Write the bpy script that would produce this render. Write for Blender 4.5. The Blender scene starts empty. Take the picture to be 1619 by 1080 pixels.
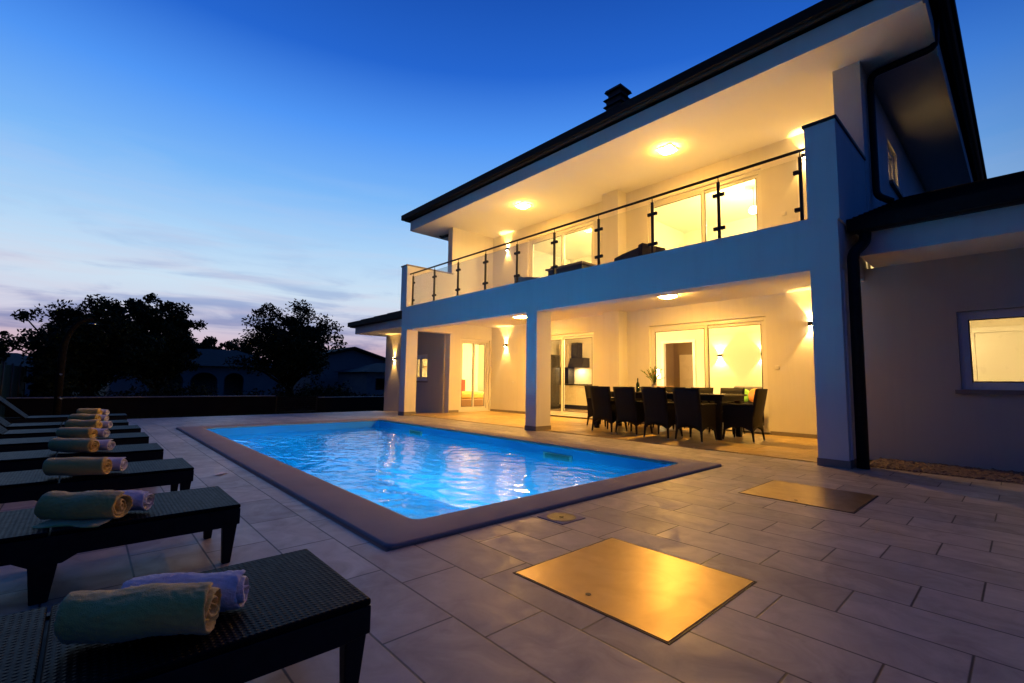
import bpy, bmesh, math, random
from mathutils import Vector, Matrix
random.seed(7)
R = math.radians
scene = bpy.context.scene
COL = scene.collection

# ------------------------------------------------------------------ camera
PITCH, YAW, ROLL = R(5.039), R(47.715), R(0.771)
CAM = Vector((0, 0, 1.0))
cd = bpy.data.cameras.new('camera'); cam = bpy.data.objects.new('camera', cd); COL.objects.link(cam)
F = Vector((-math.sin(YAW)*math.cos(PITCH), math.cos(YAW)*math.cos(PITCH), math.sin(PITCH)))
rt = Vector((math.cos(YAW), math.sin(YAW), 0)); up = rt.cross(F)
r2 = math.cos(ROLL)*rt + math.sin(ROLL)*up; u2 = -math.sin(ROLL)*rt + math.cos(ROLL)*up
cam.matrix_world = Matrix(((r2.x, u2.x, -F.x, CAM.x), (r2.y, u2.y, -F.y, CAM.y), (r2.z, u2.z, -F.z, CAM.z), (0, 0, 0, 1)))
cd.sensor_width = 36; cd.lens = 735.77/1619*36; cd.clip_start = 0.05; cd.clip_end = 2000
scene.camera = cam

# ------------------------------------------------------------------ render look
scene.render.engine = 'CYCLES'
scene.cycles.use_denoising = True
try: scene.cycles.denoiser = 'OPENIMAGEDENOISE'
except Exception: pass
scene.cycles.caustics_reflective = False; scene.cycles.caustics_refractive = False
scene.cycles.max_bounces = 8; scene.cycles.diffuse_bounces = 4; scene.cycles.glossy_bounces = 4
scene.cycles.transparent_max_bounces = 12; scene.cycles.sample_clamp_indirect = 30
scene.view_settings.view_transform = 'Standard'; scene.view_settings.look = 'None'
scene.view_settings.exposure = 0.0; scene.view_settings.gamma = 1

# ------------------------------------------------------------------ dusk sky
W = bpy.data.worlds.new('World'); scene.world = W; W.use_nodes = True
nt = W.node_tree; nt.nodes.clear()
def N(t, typ, **kw):
    n = t.nodes.new(typ)
    for k, v in kw.items(): setattr(n, k, v)
    return n
def L(t, a, b): t.links.new(a, b)
def ramp(t, stops, interp='LINEAR'):
    n = N(t, 'ShaderNodeValToRGB'); cr = n.color_ramp; cr.interpolation = interp
    while len(cr.elements) < len(stops): cr.elements.new(0.5)
    for e, (p, c) in zip(cr.elements, stops):
        e.position = p; e.color = (*c, 1) if len(c) == 3 else c
    return n
def math_node(t, op, a, b=None, c=None):
    n = N(t, 'ShaderNodeMath', operation=op)
    for i, v in enumerate((a, b, c)):
        if v is None: continue
        if isinstance(v, (int, float)): n.inputs[i].default_value = v
        else: L(t, v, n.inputs[i])
    return n.outputs[0]
def mixc(t, f, a, b, mode='MIX'):
    n = N(t, 'ShaderNodeMix', data_type='RGBA', blend_type=mode)
    for s, v in ((n.inputs[0], f), (n.inputs[6], a), (n.inputs[7], b)):
        if isinstance(v, (int, float)): s.default_value = v
        elif isinstance(v, tuple): s.default_value = (*v, 1) if len(v) == 3 else v
        else: L(t, v, s)
    return n.outputs[2]
SKY_STRENGTH = .96
tc = N(nt, 'ShaderNodeTexCoord'); sep = N(nt, 'ShaderNodeSeparateXYZ'); L(nt, tc.outputs['Generated'], sep.inputs[0])
el = math_node(nt, 'MAXIMUM', sep.outputs[2], 0.0)
west = ramp(nt, [(0, (.44, .28, .40)), (.05, (.66, .44, .52)), (.10, (.68, .66, .80)), (.17, (.64, .79, .94)), (.26, (.44, .69, .98)), (.36, (.21, .50, .98)),
                 (.47, (.085, .32, .95)), (.57, (.020, .14, .66)), (.72, (.006, .06, .38)), (1, (.003, .032, .20))])
east = ramp(nt, [(0, (.025, .07, .20)), (.2, (.006, .065, .28)), (.4, (.002, .055, .32)), (1, (.003, .035, .22))])
L(nt, el, west.inputs[0]); L(nt, el, east.inputs[0])
gx = math_node(nt, 'MULTIPLY', sep.outputs[0], -.88); gy = math_node(nt, 'MULTIPLY', sep.outputs[1], .475)
g = math_node(nt, 'ADD', gx, gy)
mr = N(nt, 'ShaderNodeMapRange', interpolation_type='SMOOTHSTEP'); L(nt, g, mr.inputs[0]); mr.inputs[1].default_value = -.05; mr.inputs[2].default_value = .80
skyc = mixc(nt, mr.outputs[0], east.outputs[0], west.outputs[0])
# streaky low cloud
mp = N(nt, 'ShaderNodeMapping'); L(nt, tc.outputs['Generated'], mp.inputs[0]); mp.inputs['Scale'].default_value = (1.6, 1.6, 11)
mp.inputs['Rotation'].default_value = (R(4), 0, 0)
ns = N(nt, 'ShaderNodeTexNoise'); ns.inputs['Scale'].default_value = 2.3; ns.inputs['Detail'].default_value = 7; ns.inputs['Roughness'].default_value = .58; ns.inputs['Distortion'].default_value = .6
L(nt, mp.outputs[0], ns.inputs[0])
cr = ramp(nt, [(.43, (0, 0, 0)), (.66, (1, 1, 1))], 'EASE'); L(nt, ns.outputs[0], cr.inputs[0])
fade = ramp(nt, [(0, (.85, .85, .85)), (.12, (.8, .8, .8)), (.24, (.30, .30, .30)), (.42, (.0, .0, .0))]); L(nt, el, fade.inputs[0])
cf = math_node(nt, 'MULTIPLY', cr.outputs[0], fade.outputs[0])
cloudc = ramp(nt, [(0, (.22, .20, .36)), (.07, (.20, .21, .42)), (.14, (.24, .33, .62)), (.3, (.40, .62, .93))]); L(nt, el, cloudc.inputs[0])
cldark = mixc(nt, mr.outputs[0], (.02, .05, .17), cloudc.outputs[0])
skyc = mixc(nt, cf, skyc, cldark)
# second wispy light layer
mp2 = N(nt, 'ShaderNodeMapping'); L(nt, tc.outputs['Generated'], mp2.inputs[0]); mp2.inputs['Scale'].default_value = (2.2, 2.2, 20); mp2.inputs['Location'].default_value = (4, 2, 7)
ns2 = N(nt, 'ShaderNodeTexNoise'); ns2.inputs['Scale'].default_value = 2; ns2.inputs['Detail'].default_value = 8; L(nt, mp2.outputs[0], ns2.inputs[0])
cr2 = ramp(nt, [(.48, (0, 0, 0)), (.75, (1, 1, 1))]); L(nt, ns2.outputs[0], cr2.inputs[0])
fade2 = ramp(nt, [(.0, (.9, .9, .9)), (.15, (.5, .5, .5)), (.3, (.12, .12, .12)), (.4, (0, 0, 0))]); L(nt, el, fade2.inputs[0])
cf2 = math_node(nt, 'MULTIPLY', math_node(nt, 'MULTIPLY', cr2.outputs[0], fade2.outputs[0]), mr.outputs[0])
skyc = mixc(nt, cf2, skyc, (.72, .62, .74))
bx_ = math_node(nt, 'MULTIPLY', sep.outputs[0], .62); by2 = math_node(nt, 'MULTIPLY', sep.outputs[1], -.78)
mb_ = N(nt, 'ShaderNodeMapRange', interpolation_type='SMOOTHSTEP'); L(nt, math_node(nt, 'ADD', bx_, by2), mb_.inputs[0]); mb_.inputs[1].default_value = -.45; mb_.inputs[2].default_value = .75
skyc = mixc(nt, mb_.outputs[0], skyc, (.004, .022, .12))   # the sky opposite the afterglow is already night blue
bg = N(nt, 'ShaderNodeBackground'); L(nt, skyc, bg.inputs[0]); bg.inputs[1].default_value = SKY_STRENGTH
wo = N(nt, 'ShaderNodeOutputWorld'); L(nt, bg.outputs[0], wo.inputs[0])

# ------------------------------------------------------------------ materials
MATS = {}
def mat(name, color, rough=.6, metal=0.0, spec=.5, noise=None, bump=None, emit=None, coords='Object'):
    """noise=(scale, amount, color2) mottling ; bump=(scale, strength, distance)"""
    m = bpy.data.materials.new(name); m.use_nodes = True; t = m.node_tree
    p = t.nodes['Principled BSDF']; p.inputs['Base Color'].default_value = (*color, 1)
    p.inputs['Roughness'].default_value = rough; p.inputs['Metallic'].default_value = metal
    p.inputs['Specular IOR Level'].default_value = spec
    tcn = N(t, 'ShaderNodeTexCoord')
    if noise:
        n = N(t, 'ShaderNodeTexNoise'); n.inputs['Scale'].default_value = noise[0]; n.inputs['Detail'].default_value = 8
        L(t, tcn.outputs[coords], n.inputs[0])
        rp = ramp(t, [(.3, (0, 0, 0)), (.7, (1, 1, 1))]); L(t, n.outputs[0], rp.inputs[0])
        f = math_node(t, 'MULTIPLY', rp.outputs[0], noise[1])
        L(t, mixc(t, f, color, noise[2]), p.inputs['Base Color'])
        rr = math_node(t, 'MULTIPLY_ADD', rp.outputs[0], .12, rough-.06); L(t, rr, p.inputs['Roughness'])
    if bump:
        n = N(t, 'ShaderNodeTexNoise'); n.inputs['Scale'].default_value = bump[0]; n.inputs['Detail'].default_value = 5
        L(t, tcn.outputs[coords], n.inputs[0])
        b = N(t, 'ShaderNodeBump'); b.inputs['Strength'].default_value = bump[1]; b.inputs['Distance'].default_value = bump[2]
        L(t, n.outputs[0], b.inputs['Height']); L(t, b.outputs[0], p.inputs['Normal'])
    if emit:
        p.inputs['Emission Color'].default_value = (*emit[0], 1); p.inputs['Emission Strength'].default_value = emit[1]
    MATS[name] = m; return m
taupe = mat('taupe_plaster', (.54, .51, .45), .88, noise=(1.3, .25, (.47, .44, .39)), bump=(140, .35, .004))
plaster = mat('white_plaster', (.78, .76, .72), .85, noise=(1.3, .25, (.70, .68, .65)), bump=(140, .35, .004))
def weather(m, amount, tint):
    t = m.node_tree; p = t.nodes['Principled BSDF']; src = p.inputs['Base Color'].links[0].from_socket
    c = N(t, 'ShaderNodeTexCoord'); mp = N(t, 'ShaderNodeMapping'); mp.inputs['Scale'].default_value = (5, 5, .35); L(t, c.outputs['Object'], mp.inputs[0])
    n = N(t, 'ShaderNodeTexNoise'); n.inputs['Scale'].default_value = 1.4; n.inputs['Detail'].default_value = 9; n.inputs['Roughness'].default_value = .65; L(t, mp.outputs[0], n.inputs[0])
    n2 = N(t, 'ShaderNodeTexNoise'); n2.inputs['Scale'].default_value = 90; n2.inputs['Detail'].default_value = 3; L(t, c.outputs['Object'], n2.inputs[0])
    r = ramp(t, [(.48, (0, 0, 0)), (.78, (1, 1, 1))]); L(t, n.outputs[0], r.inputs[0])
    f = math_node(t, 'ADD', math_node(t, 'MULTIPLY', r.outputs[0], amount), math_node(t, 'MULTIPLY', n2.outputs[0], amount*.35))
    L(t, mixc(t, f, src, tint), p.inputs['Base Color'])
weather(plaster, .17, (.50, .47, .43)); weather(taupe, .2, (.36, .33, .30))
soffit_m = mat('soffit_plaster', (.78, .76, .72), .85, noise=(.8, .2, (.72, .70, .66)), bump=(120, .2, .003))
room_wall = mat('room_paint', (.80, .76, .66), .8, noise=(2, .15, (.74, .70, .6)))
pvc = mat('white_frame', (.80, .79, .76), .32, noise=(6, .1, (.72, .71, .68)))
tile_roof = mat('dark_roof_tile', (.012, .010, .010), .75, spec=.2, noise=(5, .7, (.022, .018, .016)), bump=(30, .3, .01))
dark_metal = mat('dark_metal', (.008, .008, .009), .5, 0, .25, noise=(9, .4, (.035, .033, .033)))
steel = mat('brushed_steel', (.45, .45, .46), .28, 1.0, noise=(30, .3, (.33, .33, .34)))
rattan = mat('black_rattan', (.007, .006, .0055), .55, spec=.25, noise=(60, .6, (.014, .011, .009)), bump=(150, .6, .003))
cap_m = mat('light_foot_cap', (.55, .52, .48), .4)
skirt_m = mat('stone_skirting', (.26, .22, .19), .6, noise=(10, .5, (.18, .16, .14)))
coping_m = mat('coping_stone', (.34, .30, .28), .8, spec=.25, noise=(2.2, .5, (.27, .24, .225)), bump=(260, .5, .002))
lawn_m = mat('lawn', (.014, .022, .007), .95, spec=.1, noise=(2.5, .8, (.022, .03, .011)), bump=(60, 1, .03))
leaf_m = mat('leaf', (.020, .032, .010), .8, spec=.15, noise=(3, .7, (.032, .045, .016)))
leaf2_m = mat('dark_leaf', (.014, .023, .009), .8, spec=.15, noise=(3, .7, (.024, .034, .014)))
bark_m = mat('bark', (.02, .015, .011), .95, spec=.05, noise=(12, .7, (.01, .008, .006)), bump=(40, .8, .02))
neigh_m = mat('neighbour_render', (.20, .22, .20), .9, noise=(1.5, .5, (.15, .16, .15)))
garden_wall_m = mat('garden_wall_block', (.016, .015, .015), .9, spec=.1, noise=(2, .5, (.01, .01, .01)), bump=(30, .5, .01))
lit_top_m = mat('lit_wall_top', (.22, .23, .25), .7, noise=(3, .5, (.3, .3, .32)))  # pale tone paints the sky light on the garden wall's top
fence_m = mat('green_fence_screen', (.008, .024, .022), .8, spec=.1, noise=(8, .5, (.012, .032, .028)))
wood_m = mat('interior_wood', (.30, .16, .07), .45, noise=(7, .6, (.2, .1, .04)))
cream_m = mat('cream_cabinet', (.80, .70, .48), .3, noise=(2, .1, (.75, .65, .43)))
black_gloss = mat('black_appliance', (.02, .018, .018), .15, noise=(2, .4, (.04, .035, .03)))
grey_fab = mat('grey_fabric', (.16, .15, .15), .95, noise=(40, .5, (.11, .105, .105)), bump=(300, .4, .002))
red_fab = mat('red_fabric', (.55, .05, .03), .9, noise=(20, .4, (.4, .04, .03)))
yellow_fab = mat('yellow_bedding', (.75, .48, .12), .9, noise=(12, .4, (.6, .36, .1)))
green_fab = mat('green_cushion', (.25, .55, .08), .9, noise=(12, .3, (.2, .45, .07)))
hall_m = mat('hall_paint', (.34, .24, .13), .8, noise=(3, .2, (.28, .2, .1)))
pic_m = mat('picture_print', (.12, .12, .15), .5, noise=(25, .8, (.3, .26, .2)))
floor_in = mat('interior_floor', (.40, .30, .20), .35, noise=(3, .4, (.32, .24, .15)))
chim_m = mat('chimney_concrete', (.05, .055, .065), .8, noise=(12, .5, (.03, .035, .04)))
patch_m = mat('white_patch', (.8, .8, .82), .8, noise=(30, .3, (.6, .6, .65)))  # white of the light streak painted on the deck
ceramic = mat('vase_ceramic', (.5, .42, .3), .3, noise=(9, .3, (.4, .33, .22)))
pink_m = mat('pink_petals', (.65, .12, .12), .8, noise=(30, .5, (.8, .4, .3)))
stem_m = mat('green_stems', (.09, .16, .03), .7, noise=(14, .5, (.16, .22, .05)))
gravel_m = mat('gravel_stone', (.22, .165, .13), .9, noise=(25, .8, (.12, .10, .085)))
fruit_m = mat('orange_fruit', (.7, .25, .05), .5, noise=(14, .3, (.75, .4, .08)))
bottle_m = mat('green_bottle_glass', (.01, .03, .01), .08)
lock_m = mat('lock_black', (.01, .01, .01), .5)

def emis(name, color, s):
    m = bpy.data.materials.new(name); m.use_nodes = True; t = m.node_tree; t.nodes.clear()
    e = N(t, 'ShaderNodeEmission'); e.inputs[0].default_value = (*color, 1); e.inputs[1].default_value = s
    o = N(t, 'ShaderNodeOutputMaterial'); L(t, e.outputs[0], o.inputs[0]); MATS[name] = m; return m
shade_glow = emis('lit_opal_glass', (1, .50, .08), 540)
shade_glow_up = emis('lit_opal_glass_upper', (1, .475, .07), 400)
bulb_glow = emis('lit_lamp_slot', (1, .68, .3), 110)
room_glow = emis('lit_room_globe', (1, .78, .42), 30)

def glass(name, tint=(1, 1, 1), refl=1.0, rough=.0):
    m = bpy.data.materials.new(name); m.use_nodes = True; t = m.node_tree; t.nodes.clear()
    fr = N(t, 'ShaderNodeFresnel'); fr.inputs[0].default_value = 1.35
    tr = N(t, 'ShaderNodeBsdfTransparent'); tr.inputs[0].default_value = (*tint, 1)
    gl = N(t, 'ShaderNodeBsdfGlossy'); gl.inputs['Roughness'].default_value = rough
    mx = N(t, 'ShaderNodeMixShader'); o = N(t, 'ShaderNodeOutputMaterial')
    L(t, math_node(t, 'MINIMUM', math_node(t, 'MULTIPLY', fr.outputs[0], refl), .4), mx.inputs[0]); L(t, tr.outputs[0], mx.inputs[1]); L(t, gl.outputs[0], mx.inputs[2]); L(t, mx.outputs[0], o.inputs[0])
    MATS[name] = m; return m
pane_m = glass('window_glass', (.96, .97, .96), .8)
rail_glass = glass('balcony_glass', (.93, .94, .93), .6)
tumbler_m = glass('tumbler_glass', (.85, .88, .86), 1.5)

# tiles: running third bond, computed from real positions
def tile_mat(name, base, var, wear, rough, x0, y0, tw, th, shift, joint=.0042):
    m = bpy.data.materials.new(name); m.use_nodes = True; t = m.node_tree; p = t.nodes['Principled BSDF']
    c = N(t, 'ShaderNodeTexCoord'); s = N(t, 'ShaderNodeSeparateXYZ'); L(t, c.outputs['Object'], s.inputs[0])
    yv = math_node(t, 'DIVIDE', math_node(t, 'SUBTRACT', s.outputs[1], y0), th)
    row = math_node(t, 'FLOOR', yv); yf = math_node(t, 'FRACT', yv)
    xv = math_node(t, 'DIVIDE', math_node(t, 'SUBTRACT', math_node(t, 'SUBTRACT', s.outputs[0], x0), math_node(t, 'MULTIPLY', row, shift)), tw)
    colm = math_node(t, 'FLOOR', xv); xf = math_node(t, 'FRACT', xv)
    dx = math_node(t, 'MULTIPLY', math_node(t, 'MINIMUM', xf, math_node(t, 'SUBTRACT', 1.0, xf)), tw)
    dy = math_node(t, 'MULTIPLY', math_node(t, 'MINIMUM', yf, math_node(t, 'SUBTRACT', 1.0, yf)), th)
    d = math_node(t, 'MINIMUM', dx, dy)
    mrn = N(t, 'ShaderNodeMapRange'); L(t, d, mrn.inputs[0]); mrn.inputs[1].default_value = joint*.55; mrn.inputs[2].default_value = joint*1.5
    cmb = N(t, 'ShaderNodeCombineXYZ'); L(t, row, cmb.inputs[0]); L(t, colm, cmb.inputs[1])
    wn = N(t, 'ShaderNodeTexWhiteNoise', noise_dimensions='3D'); L(t, cmb.outputs[0], wn.inputs[0])
    # per tile offset of the cloudy stone figure
    off = N(t, 'ShaderNodeVectorMath', operation='SCALE'); L(t, wn.outputs['Color'], off.inputs[0]); off.inputs['Scale'].default_value = 9
    add = N(t, 'ShaderNodeVectorMath', operation='ADD'); L(t, c.outputs['Object'], add.inputs[0]); L(t, off.outputs[0], add.inputs[1])
    n1 = N(t, 'ShaderNodeTexNoise'); n1.inputs['Scale'].default_value = 4.5; n1.inputs['Detail'].default_value = 9; n1.inputs['Roughness'].default_value = .62; n1.inputs['Distortion'].default_value = .9; L(t, add.outputs[0], n1.inputs[0])
    n2 = N(t, 'ShaderNodeTexNoise'); n2.inputs['Scale'].default_value = 1.1; n2.inputs['Detail'].default_value = 6; L(t, c.outputs['Object'], n2.inputs[0])
    n3 = N(t, 'ShaderNodeTexNoise'); n3.inputs['Scale'].default_value = 9; n3.inputs['Detail'].default_value = 3; L(t, c.outputs['Object'], n3.inputs[0])
    r1 = ramp(t, [(.32, (0, 0, 0)), (.7, (1, 1, 1))]); L(t, n1.outputs[0], r1.inputs[0])
    r2_ = ramp(t, [(.38, (0, 0, 0)), (.66, (1, 1, 1))]); L(t, n2.outputs[0], r2_.inputs[0])
    r3 = ramp(t, [(.66, (0, 0, 0)), (.75, (1, 1, 1))]); L(t, n3.outputs[0], r3.inputs[0])
    cc = mixc(t, r1.outputs[0], base, var)
    cc = mixc(t, math_node(t, 'MULTIPLY', r2_.outputs[0], .45), cc, wear)
    cc = mixc(t, math_node(t, 'MULTIPLY', r3.outputs[0], .35), cc, tuple(v*.45 for v in base))
    hv = math_node(t, 'MULTIPLY_ADD', wn.outputs['Value'], .34, .80)
    hs = N(t, 'ShaderNodeHueSaturation'); L(t, cc, hs.inputs['Color']); L(t, hv, hs.inputs['Value'])
    cc = mixc(t, mrn.outputs[0], tuple(v*.07 for v in base), hs.outputs[0])
    L(t, cc, p.inputs['Base Color'])
    L(t, math_node(t, 'MULTIPLY_ADD', r1.outputs[0], .22, rough-.1), p.inputs['Roughness'])
    hgt = math_node(t, 'ADD', math_node(t, 'MULTIPLY', mrn.outputs[0], 1.0), math_node(t, 'MULTIPLY', n1.outputs[0], .35))
    b = N(t, 'ShaderNodeBump'); b.inputs['Strength'].default_value = .35; b.inputs['Distance'].default_value = .002
    L(t, hgt, b.inputs['Height']); L(t, b.outputs[0], p.inputs['Normal'])
    MATS[name] = m; return m
deck_m = tile_mat('deck_tiles', (.43, .385, .325), (.255, .228, .193), (.53, .475, .405), .48, -.84-6*.2155, .245, .6545, .328, .2155)
patio_m = tile_mat('patio_tiles', (.52, .37, .14), (.40, .28, .10), (.56, .41, .18), .42, -.3, .05, .6545, .6545, .0, .0018)  # yellow deepened to hold the lamps' golden spill

# brass/steel cover
def cover_mat():
    m = bpy.data.materials.new('polished_steel_plate'); m.use_nodes = True; t = m.node_tree; p = t.nodes['Principled BSDF']
    c = N(t, 'ShaderNodeTexCoord')
    n = N(t, 'ShaderNodeTexNoise'); n.inputs['Scale'].default_value = 5; n.inputs['Detail'].default_value = 9; n.inputs['Distortion'].default_value = 1.2; L(t, c.outputs['Object'], n.inputs[0])
    mp = N(t, 'ShaderNodeMapping'); mp.inputs['Scale'].default_value = (4, 190, 1); L(t, c.outputs['Object'], mp.inputs[0])
    n2 = N(t, 'ShaderNodeTexNoise'); n2.inputs['Scale'].default_value = 2; n2.inputs['Detail'].default_value = 4; L(t, mp.outputs[0], n2.inputs[0])
    n3 = N(t, 'ShaderNodeTexNoise'); n3.inputs['Scale'].default_value = 2.6; n3.inputs['Detail'].default_value = 1.5; L(t, c.outputs['Object'], n3.inputs[0])
    rp = ramp(t, [(.35, (0, 0, 0)), (.7, (1, 1, 1))]); L(t, n.outputs[0], rp.inputs[0])
    L(t, mixc(t, rp.outputs[0], (.38, .275, .14), (.31, .225, .11)), p.inputs['Base Color'])
    p.inputs['Metallic'].default_value = .9
    L(t, math_node(t, 'MULTIPLY_ADD', rp.outputs[0], .06, .33), p.inputs['Roughness'])
    b = N(t, 'ShaderNodeBump'); b.inputs['Strength'].default_value = .3; b.inputs['Distance'].default_value = .006
    L(t, math_node(t, 'ADD', math_node(t, 'MULTIPLY', n2.outputs[0], .03), n3.outputs[0]), b.inputs['Height']); L(t, b.outputs[0], p.inputs['Normal'])
    return m
cover_m = cover_mat()

def weave_mat():
    m = bpy.data.materials.new('woven_resin'); m.use_nodes = True; t = m.node_tree; p = t.nodes['Principled BSDF']
    c = N(t, 'ShaderNodeTexCoord'); s = N(t, 'ShaderNodeSeparateXYZ'); L(t, c.outputs['Object'], s.inputs[0])
    k = math.pi/.0125
    a = math_node(t, 'SINE', math_node(t, 'MULTIPLY', math_node(t, 'ADD', s.outputs[0], s.outputs[1]), k*.72))
    b_ = math_node(t, 'SINE', math_node(t, 'MULTIPLY', math_node(t, 'SUBTRACT', s.outputs[0], s.outputs[1]), k*.72))
    h = math_node(t, 'MAXIMUM', math_node(t, 'MULTIPLY', a, b_), 0.0)
    n = N(t, 'ShaderNodeTexNoise'); n.inputs['Scale'].default_value = 30; L(t, c.outputs['Object'], n.inputs[0])
    L(t, mixc(t, h, (.003, .0025, .0022), (.015, .0115, .010)), p.inputs['Base Color'])
    L(t, math_node(t, 'MULTIPLY_ADD', n.outputs[0], .2, .36), p.inputs['Roughness']); p.inputs['Specular IOR Level'].default_value = .07
    b = N(t, 'ShaderNodeBump'); b.inputs['Strength'].default_value = 1; b.inputs['Distance'].default_value = .003
    L(t, h, b.inputs['Height']); L(t, b.outputs[0], p.inputs['Normal'])
    return m
weave_m = weave_mat()
resin_m = mat('black_resin', (.005, .0055, .0065), .5, spec=.2, noise=(20, .4, (.02, .02, .022)), bump=(200, .3, .001))

def towel_mat(name, c1, c2):
    m = mat(name, c1, .97, noise=(16, .5, c2)); t = m.node_tree; p = t.nodes['Principled BSDF']
    p.inputs['Sheen Weight'].default_value = .6; p.inputs['Sheen Roughness'].default_value = .5
    c = N(t, 'ShaderNodeTexCoord'); n = N(t, 'ShaderNodeTexNoise'); n.inputs['Scale'].default_value = 420; n.inputs['Detail'].default_value = 3; L(t, c.outputs['Object'], n.inputs[0])
    n2 = N(t, 'ShaderNodeTexNoise'); n2.inputs['Scale'].default_value = 38; L(t, c.outputs['Object'], n2.inputs[0])
    b = N(t, 'ShaderNodeBump'); b.inputs['Strength'].default_value = .8; b.inputs['Distance'].default_value = .004
    L(t, math_node(t, 'ADD', n.outputs[0], n2.outputs[0]), b.inputs['Height']); L(t, b.outputs[0], p.inputs['Normal'])
    return m
tow_y = towel_mat('yellow_terry', (.86, .62, .13), (.76, .53, .10))
tow_w = towel_mat('white_terry', (.78, .76, .80), (.70, .68, .72))

def water_mat():
    m = bpy.data.materials.new('pool_water'); m.use_nodes = True; t = m.node_tree; t.nodes.clear()
    c = N(t, 'ShaderNodeTexCoord')
    mp = N(t, 'ShaderNodeMapping'); mp.inputs['Rotation'].default_value = (0, 0, R(38)); mp.inputs['Scale'].default_value = (1.0, 2.1, 1); L(t, c.outputs['Object'], mp.inputs[0])
    n1 = N(t, 'ShaderNodeTexNoise'); n1.inputs['Scale'].default_value = 3.0; n1.inputs['Detail'].default_value = 4; n1.inputs['Roughness'].default_value = .55; n1.inputs['Distortion'].default_value = .4; L(t, mp.outputs[0], n1.inputs[0])
    n2 = N(t, 'ShaderNodeTexNoise'); n2.inputs['Scale'].default_value = 9.0; n2.inputs['Detail'].default_value = 3; L(t, mp.outputs[0], n2.inputs[0])
    h = math_node(t, 'ADD', n1.outputs[0], math_node(t, 'MULTIPLY', n2.outputs[0], .28))
    b = N(t, 'ShaderNodeBump'); b.inputs['Strength'].default_value = 1; b.inputs['Distance'].default_value = .006; L(t, h, b.inputs['Height'])
    fr = N(t, 'ShaderNodeFresnel'); fr.inputs[0].default_value = 1.45; L(t, b.outputs[0], fr.inputs['Normal'])
    tr = N(t, 'ShaderNodeBsdfTransparent'); tr.inputs[0].default_value = (.38, .95, 1, 1)
    tl = N(t, 'ShaderNodeBsdfTranslucent'); tl.inputs[0].default_value = (.14, .75, .98, 1); L(t, b.outputs[0], tl.inputs['Normal'])
    body = N(t, 'ShaderNodeMixShader'); body.inputs[0].default_value = .25; L(t, tr.outputs[0], body.inputs[1]); L(t, tl.outputs[0], body.inputs[2])
    gl = N(t, 'ShaderNodeBsdfGlossy'); gl.inputs['Roughness'].default_value = .045; L(t, b.outputs[0], gl.inputs['Normal'])
    mx = N(t, 'ShaderNodeMixShader'); o = N(t, 'ShaderNodeOutputMaterial')
    L(t, fr.outputs[0], mx.inputs[0]); L(t, body.outputs[0], mx.inputs[1]); L(t, gl.outputs[0], mx.inputs[2]); L(t, mx.outputs[0], o.inputs[0])
    return m
water_m = water_mat()
liner_m = mat('blue_pool_liner', (.03, .36, .62), .5, noise=(1.6, .35, (.05, .42, .68)))

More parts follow.
